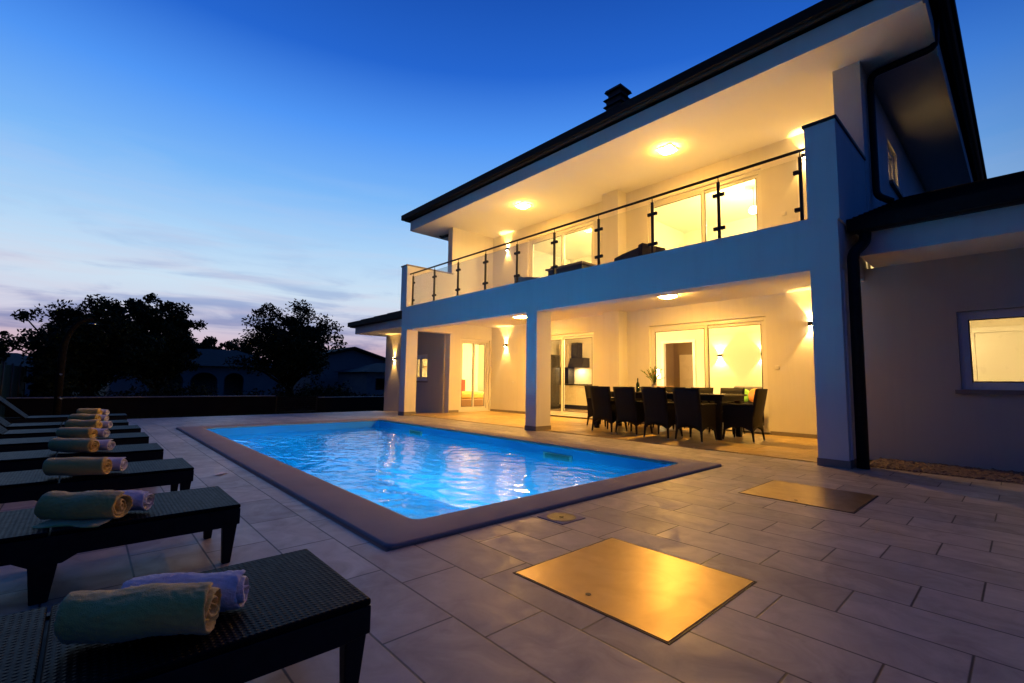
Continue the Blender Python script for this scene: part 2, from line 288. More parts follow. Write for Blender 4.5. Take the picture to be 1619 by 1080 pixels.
# ------------------------------------------------------------------ mesh builder
class MB:
    def __init__(s): s.v = []; s.f = []; s.smooth = []
    def add(s, vs, fs, sm=False):
        o = len(s.v); s.v += [tuple(v) for v in vs]; s.f += [tuple(i+o for i in f) for f in fs]; s.smooth += [sm]*len(fs); return s
    def box(s, x0, x1, y0, y1, z0, z1, M=None):
        vs = [(x, y, z) for z in (z0, z1) for y in (y0, y1) for x in (x0, x1)]
        if M is not None: vs = [M @ Vector(v) for v in vs]
        return s.add(vs, [(0, 2, 3, 1), (4, 5, 7, 6), (0, 1, 5, 4), (2, 6, 7, 3), (0, 4, 6, 2), (1, 3, 7, 5)])
    def taper(s, c0, w0, c1, w1):
        """square bar between centres c0,c1 with (wx,wy) half sizes"""
        vs = [(c0[0]+a*w0[0], c0[1]+b*w0[1], c0[2]) for a, b in ((-1, -1), (1, -1), (1, 1), (-1, 1))] + [(c1[0]+a*w1[0], c1[1]+b*w1[1], c1[2]) for a, b in ((-1, -1), (1, -1), (1, 1), (-1, 1))]
        return s.add(vs, [(0, 3, 2, 1), (4, 5, 6, 7), (0, 1, 5, 4), (1, 2, 6, 5), (2, 3, 7, 6), (3, 0, 4, 7)])
    def tube(s, pts, r, seg=12, cap=True):
        pts = [Vector(p) for p in pts]; rs = r if isinstance(r, (list, tuple)) else [r]*len(pts)
        rings = []; prev = None
        for i, p in enumerate(pts):
            d = (pts[min(i+1, len(pts)-1)] - pts[max(i-1, 0)]).normalized()
            if prev is None: a = d.orthogonal().normalized()
            else: a = (prev - d*prev.dot(d)).normalized()
            prev = a; b = d.cross(a)
            rings.append([p + rs[i]*(math.cos(2*math.pi*k/seg)*a + math.sin(2*math.pi*k/seg)*b) for k in range(seg)])
        vs = [v for rg in rings for v in rg]; fs = []
        for i in range(len(rings)-1):
            for k in range(seg): fs.append((i*seg+k, i*seg+(k+1) % seg, (i+1)*seg+(k+1) % seg, (i+1)*seg+k))
        s.add(vs, fs, True)
        if cap:
            s.add(rings[0], [tuple(range(seg))[::-1]]); s.add(rings[-1], [tuple(range(seg))])
        return s
    def lathe(s, prof, c=(0, 0, 0), seg=20):
        vs = [(c[0]+r*math.cos(2*math.pi*k/seg), c[1]+r*math.sin(2*math.pi*k/seg), c[2]+z) for r, z in prof for k in range(seg)]
        fs = [(i*seg+k, i*seg+(k+1) % seg, (i+1)*seg+(k+1) % seg, (i+1)*seg+k) for i in range(len(prof)-1) for k in range(seg)]
        return s.add(vs, fs, True)
    def prism(s, poly, axis, a0, a1, M=None):
        """poly of (u,v); axis 'X': (a,u,v) ; 'Y': (u,a,v); 'Z': (u,v,a)"""
        mk = {'X': lambda u, v, a: (a, u, v), 'Y': lambda u, v, a: (u, a, v), 'Z': lambda u, v, a: (u, v, a)}[axis]
        n = len(poly); vs = [mk(u, v, a0) for u, v in poly] + [mk(u, v, a1) for u, v in poly]
        if M is not None: vs = [M @ Vector(v) for v in vs]
        return s.add(vs, [tuple(range(n))[::-1], tuple(range(n, 2*n))] + [(i, (i+1) % n, n+(i+1) % n, n+i) for i in range(n)])
    def wall(s, axis, c0, c1, u0, u1, z0, z1, holes=()):
        us = sorted({u0, u1} | {h[0] for h in holes} | {h[1] for h in holes}); us = [u for u in us if u0 <= u <= u1]
        zs = sorted({z0, z1} | {h[2] for h in holes} | {h[3] for h in holes}); zs = [z for z in zs if z0 <= z <= z1]
        def solid(i, j):
            if i < 0 or j < 0 or i >= len(us)-1 or j >= len(zs)-1: return False
            u = (us[i]+us[i+1])/2; z = (zs[j]+zs[j+1])/2
            return not any(h[0] < u < h[1] and h[2] < z < h[3] for h in holes)
        P = (lambda u, c, z: (u, c, z)) if axis == 'Y' else (lambda u, c, z: (c, u, z))
        for i in range(len(us)-1):
            for j in range(len(zs)-1):
                if not solid(i, j): continue
                a, b, lo, hi = us[i], us[i+1], zs[j], zs[j+1]
                for c in (c0, c1): s.add([P(a, c, lo), P(b, c, lo), P(b, c, hi), P(a, c, hi)], [(0, 1, 2, 3)])
                if not solid(i-1, j): s.add([P(a, c0, lo), P(a, c1, lo), P(a, c1, hi), P(a, c0, hi)], [(0, 1, 2, 3)])
                if not solid(i+1, j): s.add([P(b, c0, lo), P(b, c1, lo), P(b, c1, hi), P(b, c0, hi)], [(0, 1, 2, 3)])
                if not solid(i, j-1): s.add([P(a, c0, lo), P(b, c0, lo), P(b, c1, lo), P(a, c1, lo)], [(0, 1, 2, 3)])
                if not solid(i, j+1): s.add([P(a, c0, hi), P(b, c0, hi), P(b, c1, hi), P(a, c1, hi)], [(0, 1, 2, 3)])
        return s
    def build(s, name, m, parent=None, bevel=0, weld=True, sub=0):
        o0 = Vector(parent['_loc']) if parent is not None and '_loc' in parent else Vector((0, 0, 0))
        me = bpy.data.meshes.new(name)
        me.from_pydata([tuple(Vector(v)-o0) for v in s.v] if parent is not None and parent.get('_world') else s.v, [], s.f)
        for p, sm in zip(me.polygons, s.smooth): p.use_smooth = sm
        if weld or bevel:
            bm = bmesh.new(); bm.from_mesh(me); bmesh.ops.remove_doubles(bm, verts=bm.verts, dist=1e-5)
            bmesh.ops.recalc_face_normals(bm, faces=bm.faces); bm.to_mesh(me); bm.free()
        me.materials.append(m); o = bpy.data.objects.new(name, me); COL.objects.link(o)
        if bevel:
            md = o.modifiers.new('bevel', 'BEVEL'); md.width = bevel; md.segments = 3; md.limit_method = 'ANGLE'; md.angle_limit = R(35)
        if sub:
            md = o.modifiers.new('sub', 'SUBSURF'); md.levels = sub; md.render_levels = sub
            for p in me.polygons: p.use_smooth = True
        if parent is not None:
            o.parent = parent; o['_world'] = parent.get('_world', False); o['_loc'] = parent.get('_loc', (0, 0, 0))
        return o
def tag(o, label=None, cat=None, group=None, kind=None):
    if label: o['label'] = label
    if cat: o['category'] = cat
    if group: o['group'] = group
    if kind: o['kind'] = kind
    return o
def thing(name, label, cat, loc=(0, 0, 0), rz=0, group=None, world=True):
    """Empty at the base of a thing. world=True: parts are given in world coordinates"""
    o = bpy.data.objects.new(name, None); COL.objects.link(o); o.location = loc; o.rotation_euler = (0, 0, rz); o.empty_display_size = .2
    o['_world'] = world; o['_loc'] = loc if world else (0, 0, 0)
    return tag(o, label, cat, group)
def copy_tree(o, parent=None):
    c = o.copy(); COL.objects.link(c); c.parent = parent
    for ch in list(o.children): copy_tree(ch, c)
    return c
def lamp(kind, name, loc, power, color, size=.05, rot=None, angle=None, blend=.15, parent=None):
    d = bpy.data.lights.new(name, kind); d.energy = power; d.color = color
    if kind == 'AREA':
        d.size = size
        if angle: d.spread = angle
    else: d.shadow_soft_size = size
    if kind == 'SPOT': d.spot_size = angle; d.spot_blend = blend
    o = bpy.data.objects.new(name, d); COL.objects.link(o)
    if parent is not None:
        o.parent = parent; loc = tuple(Vector(loc)-Vector(parent['_loc'])) if parent.get('_world') else loc
    o.location = loc
    if rot: o.rotation_euler = rot
    return o

# ------------------------------------------------------------------ ground, deck
def struct(name, mb, m, kind='structure'): return tag(mb.build(name, m), kind=kind)
def terr(x): # ground falls away gently to the left of the house
    if x > -12: return 0
    if x > -17.4: return -.19*(-12-x)/5.4
    if x > -22: return -.19-.36*(-17.4-x)/4.6
    return -.55-min(.45, .015*(-22-x))
mb = MB()
# lawn: outside the deck, one sheet with the deck area cut out
xs = [-400, -120, -60, -42, -30, -25, -22, -20, -18.5, -17.45, -14.5, -12, -11.42, -2.58, 3, 8, 30, 400]
ys = [-400, -60, -20, -6, -3.2, 1.37, 5.95, 8.6, 13, 20, 60, 400]
for i in range(len(xs)-1):
    for j in range(len(ys)-1):
        xm, ym = (xs[i]+xs[i+1])/2, (ys[j]+ys[j+1])/2
        if -11.42 < xm < -2.58 and 1.37 < ym < 5.95: continue
        z = lambda x: terr(x)-(.03 if x > -17.5 else .0)
        mb.add([(xs[i], ys[j], z(xs[i])), (xs[i+1], ys[j], z(xs[i+1])), (xs[i+1], ys[j+1], z(xs[i+1])), (xs[i], ys[j+1], z(xs[i]))], [(0, 1, 2, 3)])
struct('ground', mb, lawn_m)
mb = MB()
dx = [-17.45, -14.5, -12, -11.42, -2.58, -1.45, 3.6]; dy = [-2.6, 1.37, 5.95, 7.2, 7.38, 8.6]
for i in range(len(dx)-1):
    for j in range(len(dy)-1):
        xm, ym = (dx[i]+dx[i+1])/2, (dy[j]+dy[j+1])/2
        if -11.42 < xm < -2.58 and 1.37 < ym < 5.95: continue
        if xm > -1.45 and ym > 7.38: continue
        if -12 < xm < -1.45 and ym > 7.2: continue
        mb.add([(dx[i], dy[j], terr(dx[i])), (dx[i+1], dy[j], terr(dx[i+1])), (dx[i+1], dy[j+1], terr(dx[i+1])), (dx[i], dy[j+1], terr(dx[i]))], [(0, 1, 2, 3)])
for j in (0, 1, 2, 3, 4): mb.add([(-17.45, dy[j], terr(-17.45)), (-17.45, dy[j+1], terr(-17.45)), (-17.45, dy[j+1], -.4), (-17.45, dy[j], -.4)], [(0, 1, 2, 3)])
struct('pool_deck', mb, deck_m)
mb = MB().box(-12.5, -1.83, 7.2, 10.42, -.1, .010)
struct('patio_floor', mb, patio_m)
# gravel strip
mb = MB()
mb.add([(-1.44, 7.385, .0), (3.6, 7.385, .0), (3.6, 8.36, .0), (-1.44, 8.36, .0)], [(0, 1, 2, 3)])
ico = [(0, 0, 1), (.89, 0, .45), (.28, .85, .45), (-.72, .53, .45), (-.72, -.53, .45), (.28, -.85, .45), (.72, .53, -.45), (-.28, .85, -.45), (-.89, 0, -.45), (-.28, -.85, -.45), (.72, -.53, -.45)]
icf = [(0, 1, 2), (0, 2, 3), (0, 3, 4), (0, 4, 5), (0, 5, 1), (1, 6, 2), (2, 7, 3), (3, 8, 4), (4, 9, 5), (5, 10, 1), (2, 6, 7), (3, 7, 8), (4, 8, 9), (5, 9, 10), (1, 10, 6)]
for _ in range(2600):
    x, y, s_ = random.uniform(-1.42, 1.6), random.uniform(7.4, 8.34), random.uniform(.014, .034)
    a = random.random()*6.3; sx, sy, sz = random.uniform(.7, 1.4), random.uniform(.7, 1.2), random.uniform(.4, .8)
    mb.add([(x+s_*(sx*v[0]*math.cos(a)-sy*v[1]*math.sin(a)), y+s_*(sx*v[0]*math.sin(a)+sy*v[1]*math.cos(a)), .006+s_*sz*v[2]) for v in ico], icf)
tag(mb.build('gravel', gravel_m), 'strip of brown gravel between the deck tiles and the right wing wall', 'gravel', kind='stuff')

# ------------------------------------------------------------------ swimming pool
PX0, PX1, PY0, PY1 = -11.05, -2.94, 1.77, 5.55
pool = thing('swimming_pool', 'rectangular pool with wide stone coping and glowing blue water in front of the house', 'swimming pool', ((PX0+PX1)/2, (PY0+PY1)/2, 0))
mb = MB()
d0 = -1.45
mb.add([(PX0, PY0, d0), (PX1, PY0, d0), (PX1, PY1, d0), (PX0, PY1, d0)], [(0, 1, 2, 3)])
cr_ = .07
def rr(x0, x1, y0, y1, r, n=5):
    pts = []
    for cx, cy, a0 in ((x1-r, y1-r, 0), (x0+r, y1-r, 90), (x0+r, y0+r, 180), (x1-r, y0+r, 270)):
        for k in range(n+1):
            a = R(a0+90*k/n); pts.append((cx+r*math.cos(a), cy+r*math.sin(a)))
    return pts
inner = rr(PX0, PX1, PY0, PY1, cr_); n_ = len(inner)
mb.add([(x, y, d0-.01) for x, y in inner]+[(x, y, -.004) for x, y in inner], [(i, (i+1) % n_, n_+(i+1) % n_, n_+i) for i in range(n_)])
mb.build('basin', liner_m, pool)
# coping ring with bullnose
mb = MB()
rings = [(0.0, -.05), (0.0, .018), (.008, .028), (.02, .03)]
ox0, ox1, oy0, oy1 = -11.44, -2.585, 1.385, 5.93
def ring_pts(i_, z):
    return [(x, y, z) for x, y in rr(ox0+i_, ox1-i_, oy0+i_, oy1-i_, .06-min(.03, i_))]
loops = [ring_pts(0.012, -.03), ring_pts(0.012, -.004), ring_pts(0.0, .004), ring_pts(0.0, .016), ring_pts(.006, .026), ring_pts(.018, .03)]
loops += [[(x, y, .03) for x, y in rr(PX0-.02, PX1+.02, PY0-.02, PY1+.02, cr_+.02)]]
loops += [[(x, y, .024) for x, y in rr(PX0+.008, PX1-.008, PY0+.008, PY1-.008, cr_)], [(x, y, .0) for x, y in rr(PX0+.012, PX1-.012, PY0+.012, PY1-.012, cr_)], [(x, y, -.012) for x, y in rr(PX0-.0, PX1+.0, PY0-.0, PY1+.0, cr_)]]
n_ = len(loops[0])
mb.add([p for lp in loops for p in lp], [(i*n_+k, i*n_+(k+1) % n_, (i+1)*n_+(k+1) % n_, (i+1)*n_+k) for i in range(len(loops)-1) for k in range(n_)], True)
cp = mb.build('coping', coping_m, pool)
for x0, x1 in ((-5.30, -4.70), (-9.53, -9.0)):
    mb = MB().box(x0, x1, PY1-.018, PY1+.05, -.20, -.105); sk = mb.build('skimmer', mat('skimmer_frame', (.45, .55, .45), .4, noise=(9, .3, (.35, .45, .38))) if 'skimmer_frame' not in MATS else MATS['skimmer_frame'], pool)
    MB().box(x0+.05, x1-.05, PY1-.028, PY1-.016, -.195, -.12).build('skimmer_flap', mat('skimmer_flap', (.12, .22, .16), .5) if 'skimmer_flap' not in MATS else MATS['skimmer_flap'], sk)
uw = emis('underwater_lamp', (.75, .9, 1), 30)
for x in (-4.6, -7.0, -9.4):
    k = MB(); seg = 24
    k.add([(x+.12*math.cos(2*math.pi*i/seg), PY0+.03, -.75+.12*math.sin(2*math.pi*i/seg)) for i in range(seg)], [tuple(range(seg))])
    k.tube([(x, PY0+.0, -.75), (x, PY0+.028, -.75)], .125, seg)
    pl = k.build('pool_light', pvc, pool)
    lamp('AREA', 'pool_lamp', (x, PY0+.05, -.75), 150, (.30, .82, 1), .22, rot=(R(56), 0, 0), angle=R(92), parent=pl)
# water: a grid of real ripples (sum of short wave trains), fine chop in the bump
random.seed(5)
waves = []
for _ in range(26):
    wl = random.uniform(.07, .38); th = R(random.gauss(118, 42)); waves.append((2*math.pi/wl*math.cos(th), 2*math.pi/wl*math.sin(th), random.uniform(0, 6.28), wl*.0068*random.uniform(.5, 1.3)))
from mathutils import noise as mnoise
nx, ny = 400, 190; vs = []
for j in range(ny+1):
    y = PY0+.001+(PY1-PY0-.002)*j/ny
    for i in range(nx+1):
        x = PX0+.001+(PX1-PX0-.002)*i/nx
        wx_ = x+.25*mnoise.noise((x*.9, y*.9, 0)); wy_ = y+.25*mnoise.noise((x*.9, y*.9, 9))
        am = .65+.7*abs(mnoise.noise((x*.55, y*.8, 4)))*2
        vs.append((x, y, -.155+am*.42*sum(a*math.sin(kx*wx_+ky*wy_+p) for kx, ky, p, a in waves)))
mb = MB().add(vs, [(j*(nx+1)+i, j*(nx+1)+i+1, (j+1)*(nx+1)+i+1, (j+1)*(nx+1)+i) for j in range(ny) for i in range(nx)], True)
tag(mb.build('water', water_m, weld=False), kind='structure')

# ------------------------------------------------------------------ the house
XL, XR, YB = -12.5, -1.83, 10.4       # inner faces of the side walls, back wall of patio and balcony
house = thing('house', 'white two-storey villa with a long glass-railed balcony and a lit covered patio beside the pool', 'house', (-7.1, 12, 0))
doors = [(-10.72, -8.04), (-6.31, -3.57)]
holes = []
for a, b in doors: holes += [(a, b, .06, 2.46), (a, b, 3.25, 5.67)]
MB().wall('Y', YB, YB+.28, XL-.25, XR+.36, -.1, 6.12, holes).build('wall', plaster, house)                     # garden wall of both storeys
MB().wall('X', XL-.25, XL, 8.65, YB, -.1, 6.12, [(9.06, 10.33, .06, 2.45)]).build('wall', plaster, house)
MB().wall('X', XL-.25, XL, YB+.28, 17.0, -.2, 6.12).build('wall', plaster, house)
MB().wall('X', XR, XR+.36, 8.65, YB, -.1, 6.12).build('wall', plaster, house)
MB().wall('X', XR, XR+.36, YB+.28, 17.0, -.1, 6.12, [(10.72, 11.66, 4.80, 5.64)]).build('wall', plaster, house)
MB().wall('Y', 17.0, 17.28, XL-.25, XR+.36, -.2, 6.12).build('wall', plaster, house)
# balcony slab with facade beam and side beams
MB().box(XL+.14, XR, 7.3, YB, 2.89, 3.19).build('balcony_slab', soffit_m, house)
bm_ = MB(); bm_.box(-12.68, -1.50, 6.98, 7.3, 2.53, 3.23); bm_.box(-12.68, XL+.14, 7.3, 8.65, 2.55, 3.23); bm_.box(XR, -1.50, 7.3, 8.65, 2.55, 3.23)
bm_.build('beam', plaster, house)
MB().box(XL-.02, XR+.02, YB+.28, 17.0, 2.89, 3.19).build('storey_slab', soffit_m, house)
# columns
for x0, x1, y1 in ((-12.68, -12.36, 7.36), (-7.22, -6.90, 7.42), (-1.83, -1.50, 7.42)):
    c = MB().box(x0, x1, 6.982, y1, -.06, 2.54).build('column', plaster, house)
    MB().box(x0-.012, x1+.012, 6.970, y1+.012, -.05, .095).build('skirting', skirt_m, c)
# parapet end walls of the balcony
MB().box(-12.78, -12.44, 6.975, 8.65, 3.15, 4.50).build('parapet', plaster, house)
MB().box(-12.80, -12.42, 6.955, 8.66, 4.50, 4.54).build('parapet_cap', skirt_m, house)
MB().box(-1.83, -1.475, 6.975, 8.65, 3.15, 4.49).build('parapet', plaster, house)
MB().box(-1.85, -1.455, 6.955, 8.66, 4.49, 4.53).build('parapet_cap', dark_metal, house)
# pillar in the middle of the garden wall
MB().box(-7.45, -6.95, 10.02, YB, .0, 2.885).build('pillar', plaster, house)
MB().box(-7.45, -6.95, 10.02, YB, 3.20, 6.12).build('pillar', plaster, house)
# skirting strips
for a, b in ((XL+.01, -10.74), (-8.02, -7.47), (-6.93, -6.33), (-3.55, XR)): MB().box(a, b, YB-.012, YB+.002, .005, .085).build('skirting', skirt_m, house)
MB().box(XL-.002, XL+.012, 8.66, 9.04, .005, .085).build('skirting', skirt_m, house); MB().box(XR-.012, XR+.002, 8.65, YB-.013, .005, .085).build('skirting', skirt_m, house)
for a, b in ((XL+.01, -10.74), (-8.02, -7.47), (-6.93, -6.33), (-3.55, XR)): MB().box(a, b, YB-.012, YB+.002, 3.185, 3.26).build('skirting', skirt_m, house)

def glazed(name, axis, c, u0, u1, z0, z1, splits, parent, side=-1, fw=.068, m=pvc, handle=None, label=None):
    """framed glazing. c: plane of the outer face of the frame, side: direction the outside lies"""
    k = MB(); P = (lambda a, b, c0, c1, lo, hi: k.box(a, b, c0, c1, lo, hi)) if axis == 'Y' else (lambda a, b, c0, c1, lo, hi: k.box(c0, c1, a, b, lo, hi))
    def C(a, b): # offsets inwards from c
        v = (c-side*a, c-side*b); return (min(v), max(v))
    w = fw
    P(u0, u0+w, *C(0, .09), z0, z1); P(u1-w, u1, *C(0, .09), z0, z1); P(u0+w, u1-w, *C(.001, .089), z1-w*1.25, z1); P(u0+w, u1-w, *C(.001, .089), z0, z0+w*.8)
    edges = [u0+w] + list(splits) + [u1-w]
    for i in range(len(edges)-1):
        a, b = edges[i], edges[i+1]; off = .012 if i % 2 == 0 else .045; s = .07
        a2 = a+(.0 if i == 0 else -.03); b2 = b-(.0 if i == len(edges)-2 else -.03)
        zt, zb = z1-w*1.25, z0+w*.8
        P(a2, a2+s, *C(off, off+.04), zb, zt); P(b2-s, b2, *C(off, off+.04), zb, zt); P(a2+s, b2-s, *C(off+.001, off+.039), zt-s, zt); P(a2+s, b2-s, *C(off+.001, off+.039), zb, zb+s)
    o = k.build(name, m, parent, bevel=.004)
    if label: o['label'] = label
    for i in range(len(edges)-1):
        a, b = edges[i], edges[i+1]; off = .012 if i % 2 == 0 else .045; g_ = MB(); s = .07
        a2 = a+(.0 if i == 0 else -.03)+s-.006; b2 = b-(.0 if i == len(edges)-2 else -.03)-s+.006; zt, zb = z1-w*1.25-s+.006, z0+w*.8+s-.006
        cc = C(off+.018, off+.022)
        if axis == 'Y': g_.box(a2, b2, cc[0], cc[1], zb, zt)
        else: g_.box(cc[0], cc[1], a2, b2, zb, zt)
        g_.build('pane', pane_m, o)
        q = MB(); c0_, c1_ = C(off-.003, off+.003); e_ = .014   # black strips drawn as a shadow line round the pane
        for (ua, ub, za, zb_) in ((a2, a2+e_, zb, zt), (b2-e_, b2, zb, zt), (a2+e_, b2-e_, zb, zb+e_), (a2+e_, b2-e_, zt-e_, zt)):
            if axis == 'Y': q.box(ua, ub, c0_, c1_, za, zb_)
            else: q.box(c0_, c1_, ua, ub, za, zb_)
        q.build('shadow_line', lock_m, o)
    return o
for a, b in doors:
    for z0 in (.06, 3.25):
        mid = -9.28 if a < -8 else -4.88
        glazed('sliding_door', 'Y', YB+.06, a, b, z0, z0+(2.40 if z0 < 1 else 2.42), [mid], house)
glazed('patio_door', 'X', XL-.06, 9.06, 10.33, .06, 2.45, [9.70], house, side=1)
glazed('window', 'X', XR+.30, 10.72, 11.66, 4.80, 5.64, [11.19], house, side=1)
MB().box(XR+.30, XR+.42, 10.66, 11.72, 4.74, 4.80).build('window_sill', skirt_m, house)

# main roof: soffit, fascia, gutter, hipped tiles, chimney
SX0, SX1, SY0, SY1 = -13.87, -.63, 7.86, 18.2
MB().box(SX0, SX1, SY0, SY1, 6.12, 6.17).build('soffit', soffit_m, house)
fz = 6.44
fa = MB(); fa.box(SX0-.0, SX1, SY0-.02, SY0+.06, 6.118, fz); fa.box(SX0, SX1, SY1-.06, SY1+.02, 6.118, fz); fa.box(SX0-.02, SX0+.06, SY0+.062, SY1-.062, 6.118, fz); fa.box(SX1-.06, SX1+.02, SY0+.062, SY1-.062, 6.118, fz)
fa.build('fascia', plaster, house)
def hip_roof(x0, x1, y0, y1, ze, slope, left=True, right=True, name='roof', parent=None, th=.10, back=True, course=.36):
    """tiled hip roof of overlapping courses"""
    k = MB(); w = (y1-y0)/2 if back else (y1-y0); n = int(w/course); rise = slope*course
    for i in range(n):
        a, b = i*course, (i+1)*course+.03
        def ring(t, z):
            return [(x0+(t if left else 0), y0+t, z), (x1-(t if right else 0), y0+t, z), (x1-(t if right else 0), (y1-t) if back else y1, z), (x0+(t if left else 0), (y1-t) if back else y1, z)]
        if x1-x0 <= (left+right)*b: break
        lo = ring(a, ze+slope*a); top = ring(a, ze+slope*a+.065); hi = ring(b, ze+slope*b)
        vs = lo+top+hi
        fs = []
        for e, on in ((0, True), (1, right), (2, back), (3, left)):
            if not on: continue
            f = (e+1) % 4; fs += [(e, f, 4+f, 4+e), (4+e, 4+f, 8+f, 8+e)]
        k.add(vs, fs)
    # eave board under the first course
    k.box(x0, x1, y0+.001, y0+.05, ze-th, ze+.02)
    if back: k.box(x0, x1, y1-.05, y1-.001, ze-th, ze+.02)
    if left: k.box(x0+.001, x0+.05, y0+.05, y1, ze-th, ze+.02)
    if right: k.box(x1-.05, x1-.001, y0+.05, y1, ze-th, ze+.02)
    k.add([(x0+.05, y0+.05, ze-th*.7), (x1-.05, y0+.05, ze-th*.7), (x1-.05, y1, ze-th*.7), (x0+.05, y1, ze-th*.7)], [(0, 1, 2, 3)])
    return k.build(name, tile_roof, parent)
roof = hip_roof(-14.13, -.37, 7.62, 18.44, 6.60, .35, parent=house)
ch = MB(); cx, cy = -7.35, 10.65
ch.box(cx-.24, cx+.24, cy-.24, cy+.24, 7.3, 9.02)
for z in (8.62, 8.82, 9.02): ch.taper((cx, cy, z), (.31, .31), (cx, cy, z+.045), (.27, .27)); 
ch.box(cx-.2, cx+.2, cy-.2, cy+.2, 9.0, 9.25); ch.taper((cx, cy, 9.25), (.28, .28), (cx, cy, 9.33), (.25, .25))
ch.build('chimney', chim_m, roof)
def gutter(x0, x1, y0, y1, z, parent, r=.075, sides='flbr'):
    k = MB(); prof = [(math.cos(R(a))*r, math.sin(R(a))*r) for a in range(180, 361, 20)]
    def run(p0, p1, nrm):
        d = (Vector(p1)-Vector(p0)); pts = []
        outer = [Vector(nrm)*u + Vector((0, 0, v)) for u, v in prof]; inn = [Vector(nrm)*u*.88 + Vector((0, 0, v*.88)) for u, v in prof][::-1]
        sec = outer+inn; n = len(sec)
        vs = [Vector(p0)+q for q in sec]+[Vector(p1)+q for q in sec]
        k.add(vs, [(i, (i+1) % n, n+(i+1) % n, n+i) for i in range(n)]+[tuple(range(n)), tuple(range(n, 2*n))[::-1]])
    if 'f' in sides: run((x0, y0, z), (x1, y0, z), (0, 1, 0))
    if 'b' in sides: run((x0, y1, z), (x1, y1, z), (0, 1, 0))
    if 'l' in sides: run((x0, y0, z), (x0, y1, z), (1, 0, 0))
    if 'r' in sides: run((x1, y0, z), (x1, y1, z), (1, 0, 0))
    return k.build('gutter', dark_metal, parent)
gutter(-14.02, -.48, 7.74, 18.32, 6.53, house)
def pipe(pts, r, name='downpipe'):
    # soften the corners
    out = [Vector(pts[0])]
    for a, b, c in zip(pts, pts[1:], pts[2:]):
        a, b, c = Vector(a), Vector(b), Vector(c); d1 = (a-b).normalized()*.09; d2 = (c-b).normalized()*.09
        for t in (0, .33, .66, 1): out.append((b+d1)*(1-t)**2 + 2*b*t*(1-t) + (b+d2)*t*t)
    out.append(Vector(pts[-1])); return MB().tube(out, r, 12).build(name, dark_metal, house)
pipe([(-.60, 9.0, 6.46), (-.62, 9.0, 6.06), (-1.38, 9.03, 6.03), (-1.41, 9.03, 5.9), (-1.41, 9.03, 4.02), (-1.22, 8.98, 3.86)], .05)
pipe([(-13.75, 8.9, 6.45), (-13.6, 8.9, 6.06), (-12.84, 8.9, 6.02), (-12.82, 8.9, 5.8), (-12.82, 8.9, 4.3)], .05)
pipe([(-1.30, 7.42, 3.05), (-1.30, 7.42, 2.9), (-1.40, 7.2, 2.72), (-1.40, 7.17, .0)], .066)
# thin pale strip drawing a lit edge beside the downpipe
MB().box(-1.498, -1.478, 7.08, 7.105, .1, 2.5).build('lit_strip', pvc, house)

# ---- right wing
RY = 8.36
MB().wall('Y', RY, RY+.28, XR+.002, 4.5, -.1, 2.73, [(-.55, .86, .99, 2.0)]).build('wall', taupe, house)
MB().wall('X', 4.5, 4.78, RY, 16.5, -.1, 2.73).build('wall', plaster, house)
MB().wall('Y', 13.0, 13.2, XR+.362, 4.5, -.1, 2.73).build('wall', room_wall, house)
MB().box(-1.38, 5.4, 7.49, 17, 2.73, 2.78).build('soffit', soffit_m, house)
MB().box(-1.38, 5.4, 7.47, 7.55, 2.728, 3.03).build('fascia', plaster, house)
hip_roof(-1.468, 5.6, 7.28, 17.6, 3.14, .35, left=False, right=True, parent=house)
gutter(-1.45, 5.5, 7.38, 17.0, 3.09, house, sides='f')
w_ = glazed('window', 'Y', RY+.05, -.55, .86, .99, 2.0, [.20], house, fw=.035)
tr_ = MB()
tr_.box(-.59, -.55, RY-.012, RY+.05, .96, 2.05); tr_.box(.86, .905, RY-.012, RY+.05, .96, 2.05); tr_.box(-.55, .86, RY-.011, RY+.05, 2.0, 2.05)
tr_.build('window_surround', taupe, house)
MB().box(-.61, .93, RY-.05, RY+.045, .93, .985).build('window_sill', skirt_m, house)

# ---- left wing
MB().wall('Y', 8.6, 8.88, -16.8, XL-.25, -.4, 2.77, [(-14.66, -13.76, 1.02, 1.94)]).build('wall', taupe, house)
MB().wall('X', -16.8, -16.52, 8.88, 15, -.4, 2.77).build('wall', plaster, house)
MB().wall('Y', 13.0, 13.2, -16.52, XL-.25, -.4, 2.77).build('wall', room_wall, house)
MB().box(-17.2, XL-.25, 7.52, 16.2, 2.77, 2.82).build('soffit', soffit_m, house)
fa = MB(); fa.box(-17.2, -12.80, 7.50, 7.57, 2.768, 3.03); fa.box(-17.22, -17.14, 7.57, 16.2, 2.768, 3.03); fa.build('fascia', plaster, house)
hip_roof(-17.42, -12.80, 7.28, 17.6, 3.14, .35, left=True, right=False, parent=house)
gutter(-17.34, -12.80, 7.38, 17.0, 3.08, house, sides='fl')
glazed('window', 'Y', 8.66, -14.66, -13.76, 1.02, 1.94, [-14.30], house)
MB().box(-14.72, -13.70, 8.55, 8.62, .96, 1.015).build('window_sill', skirt_m, house)

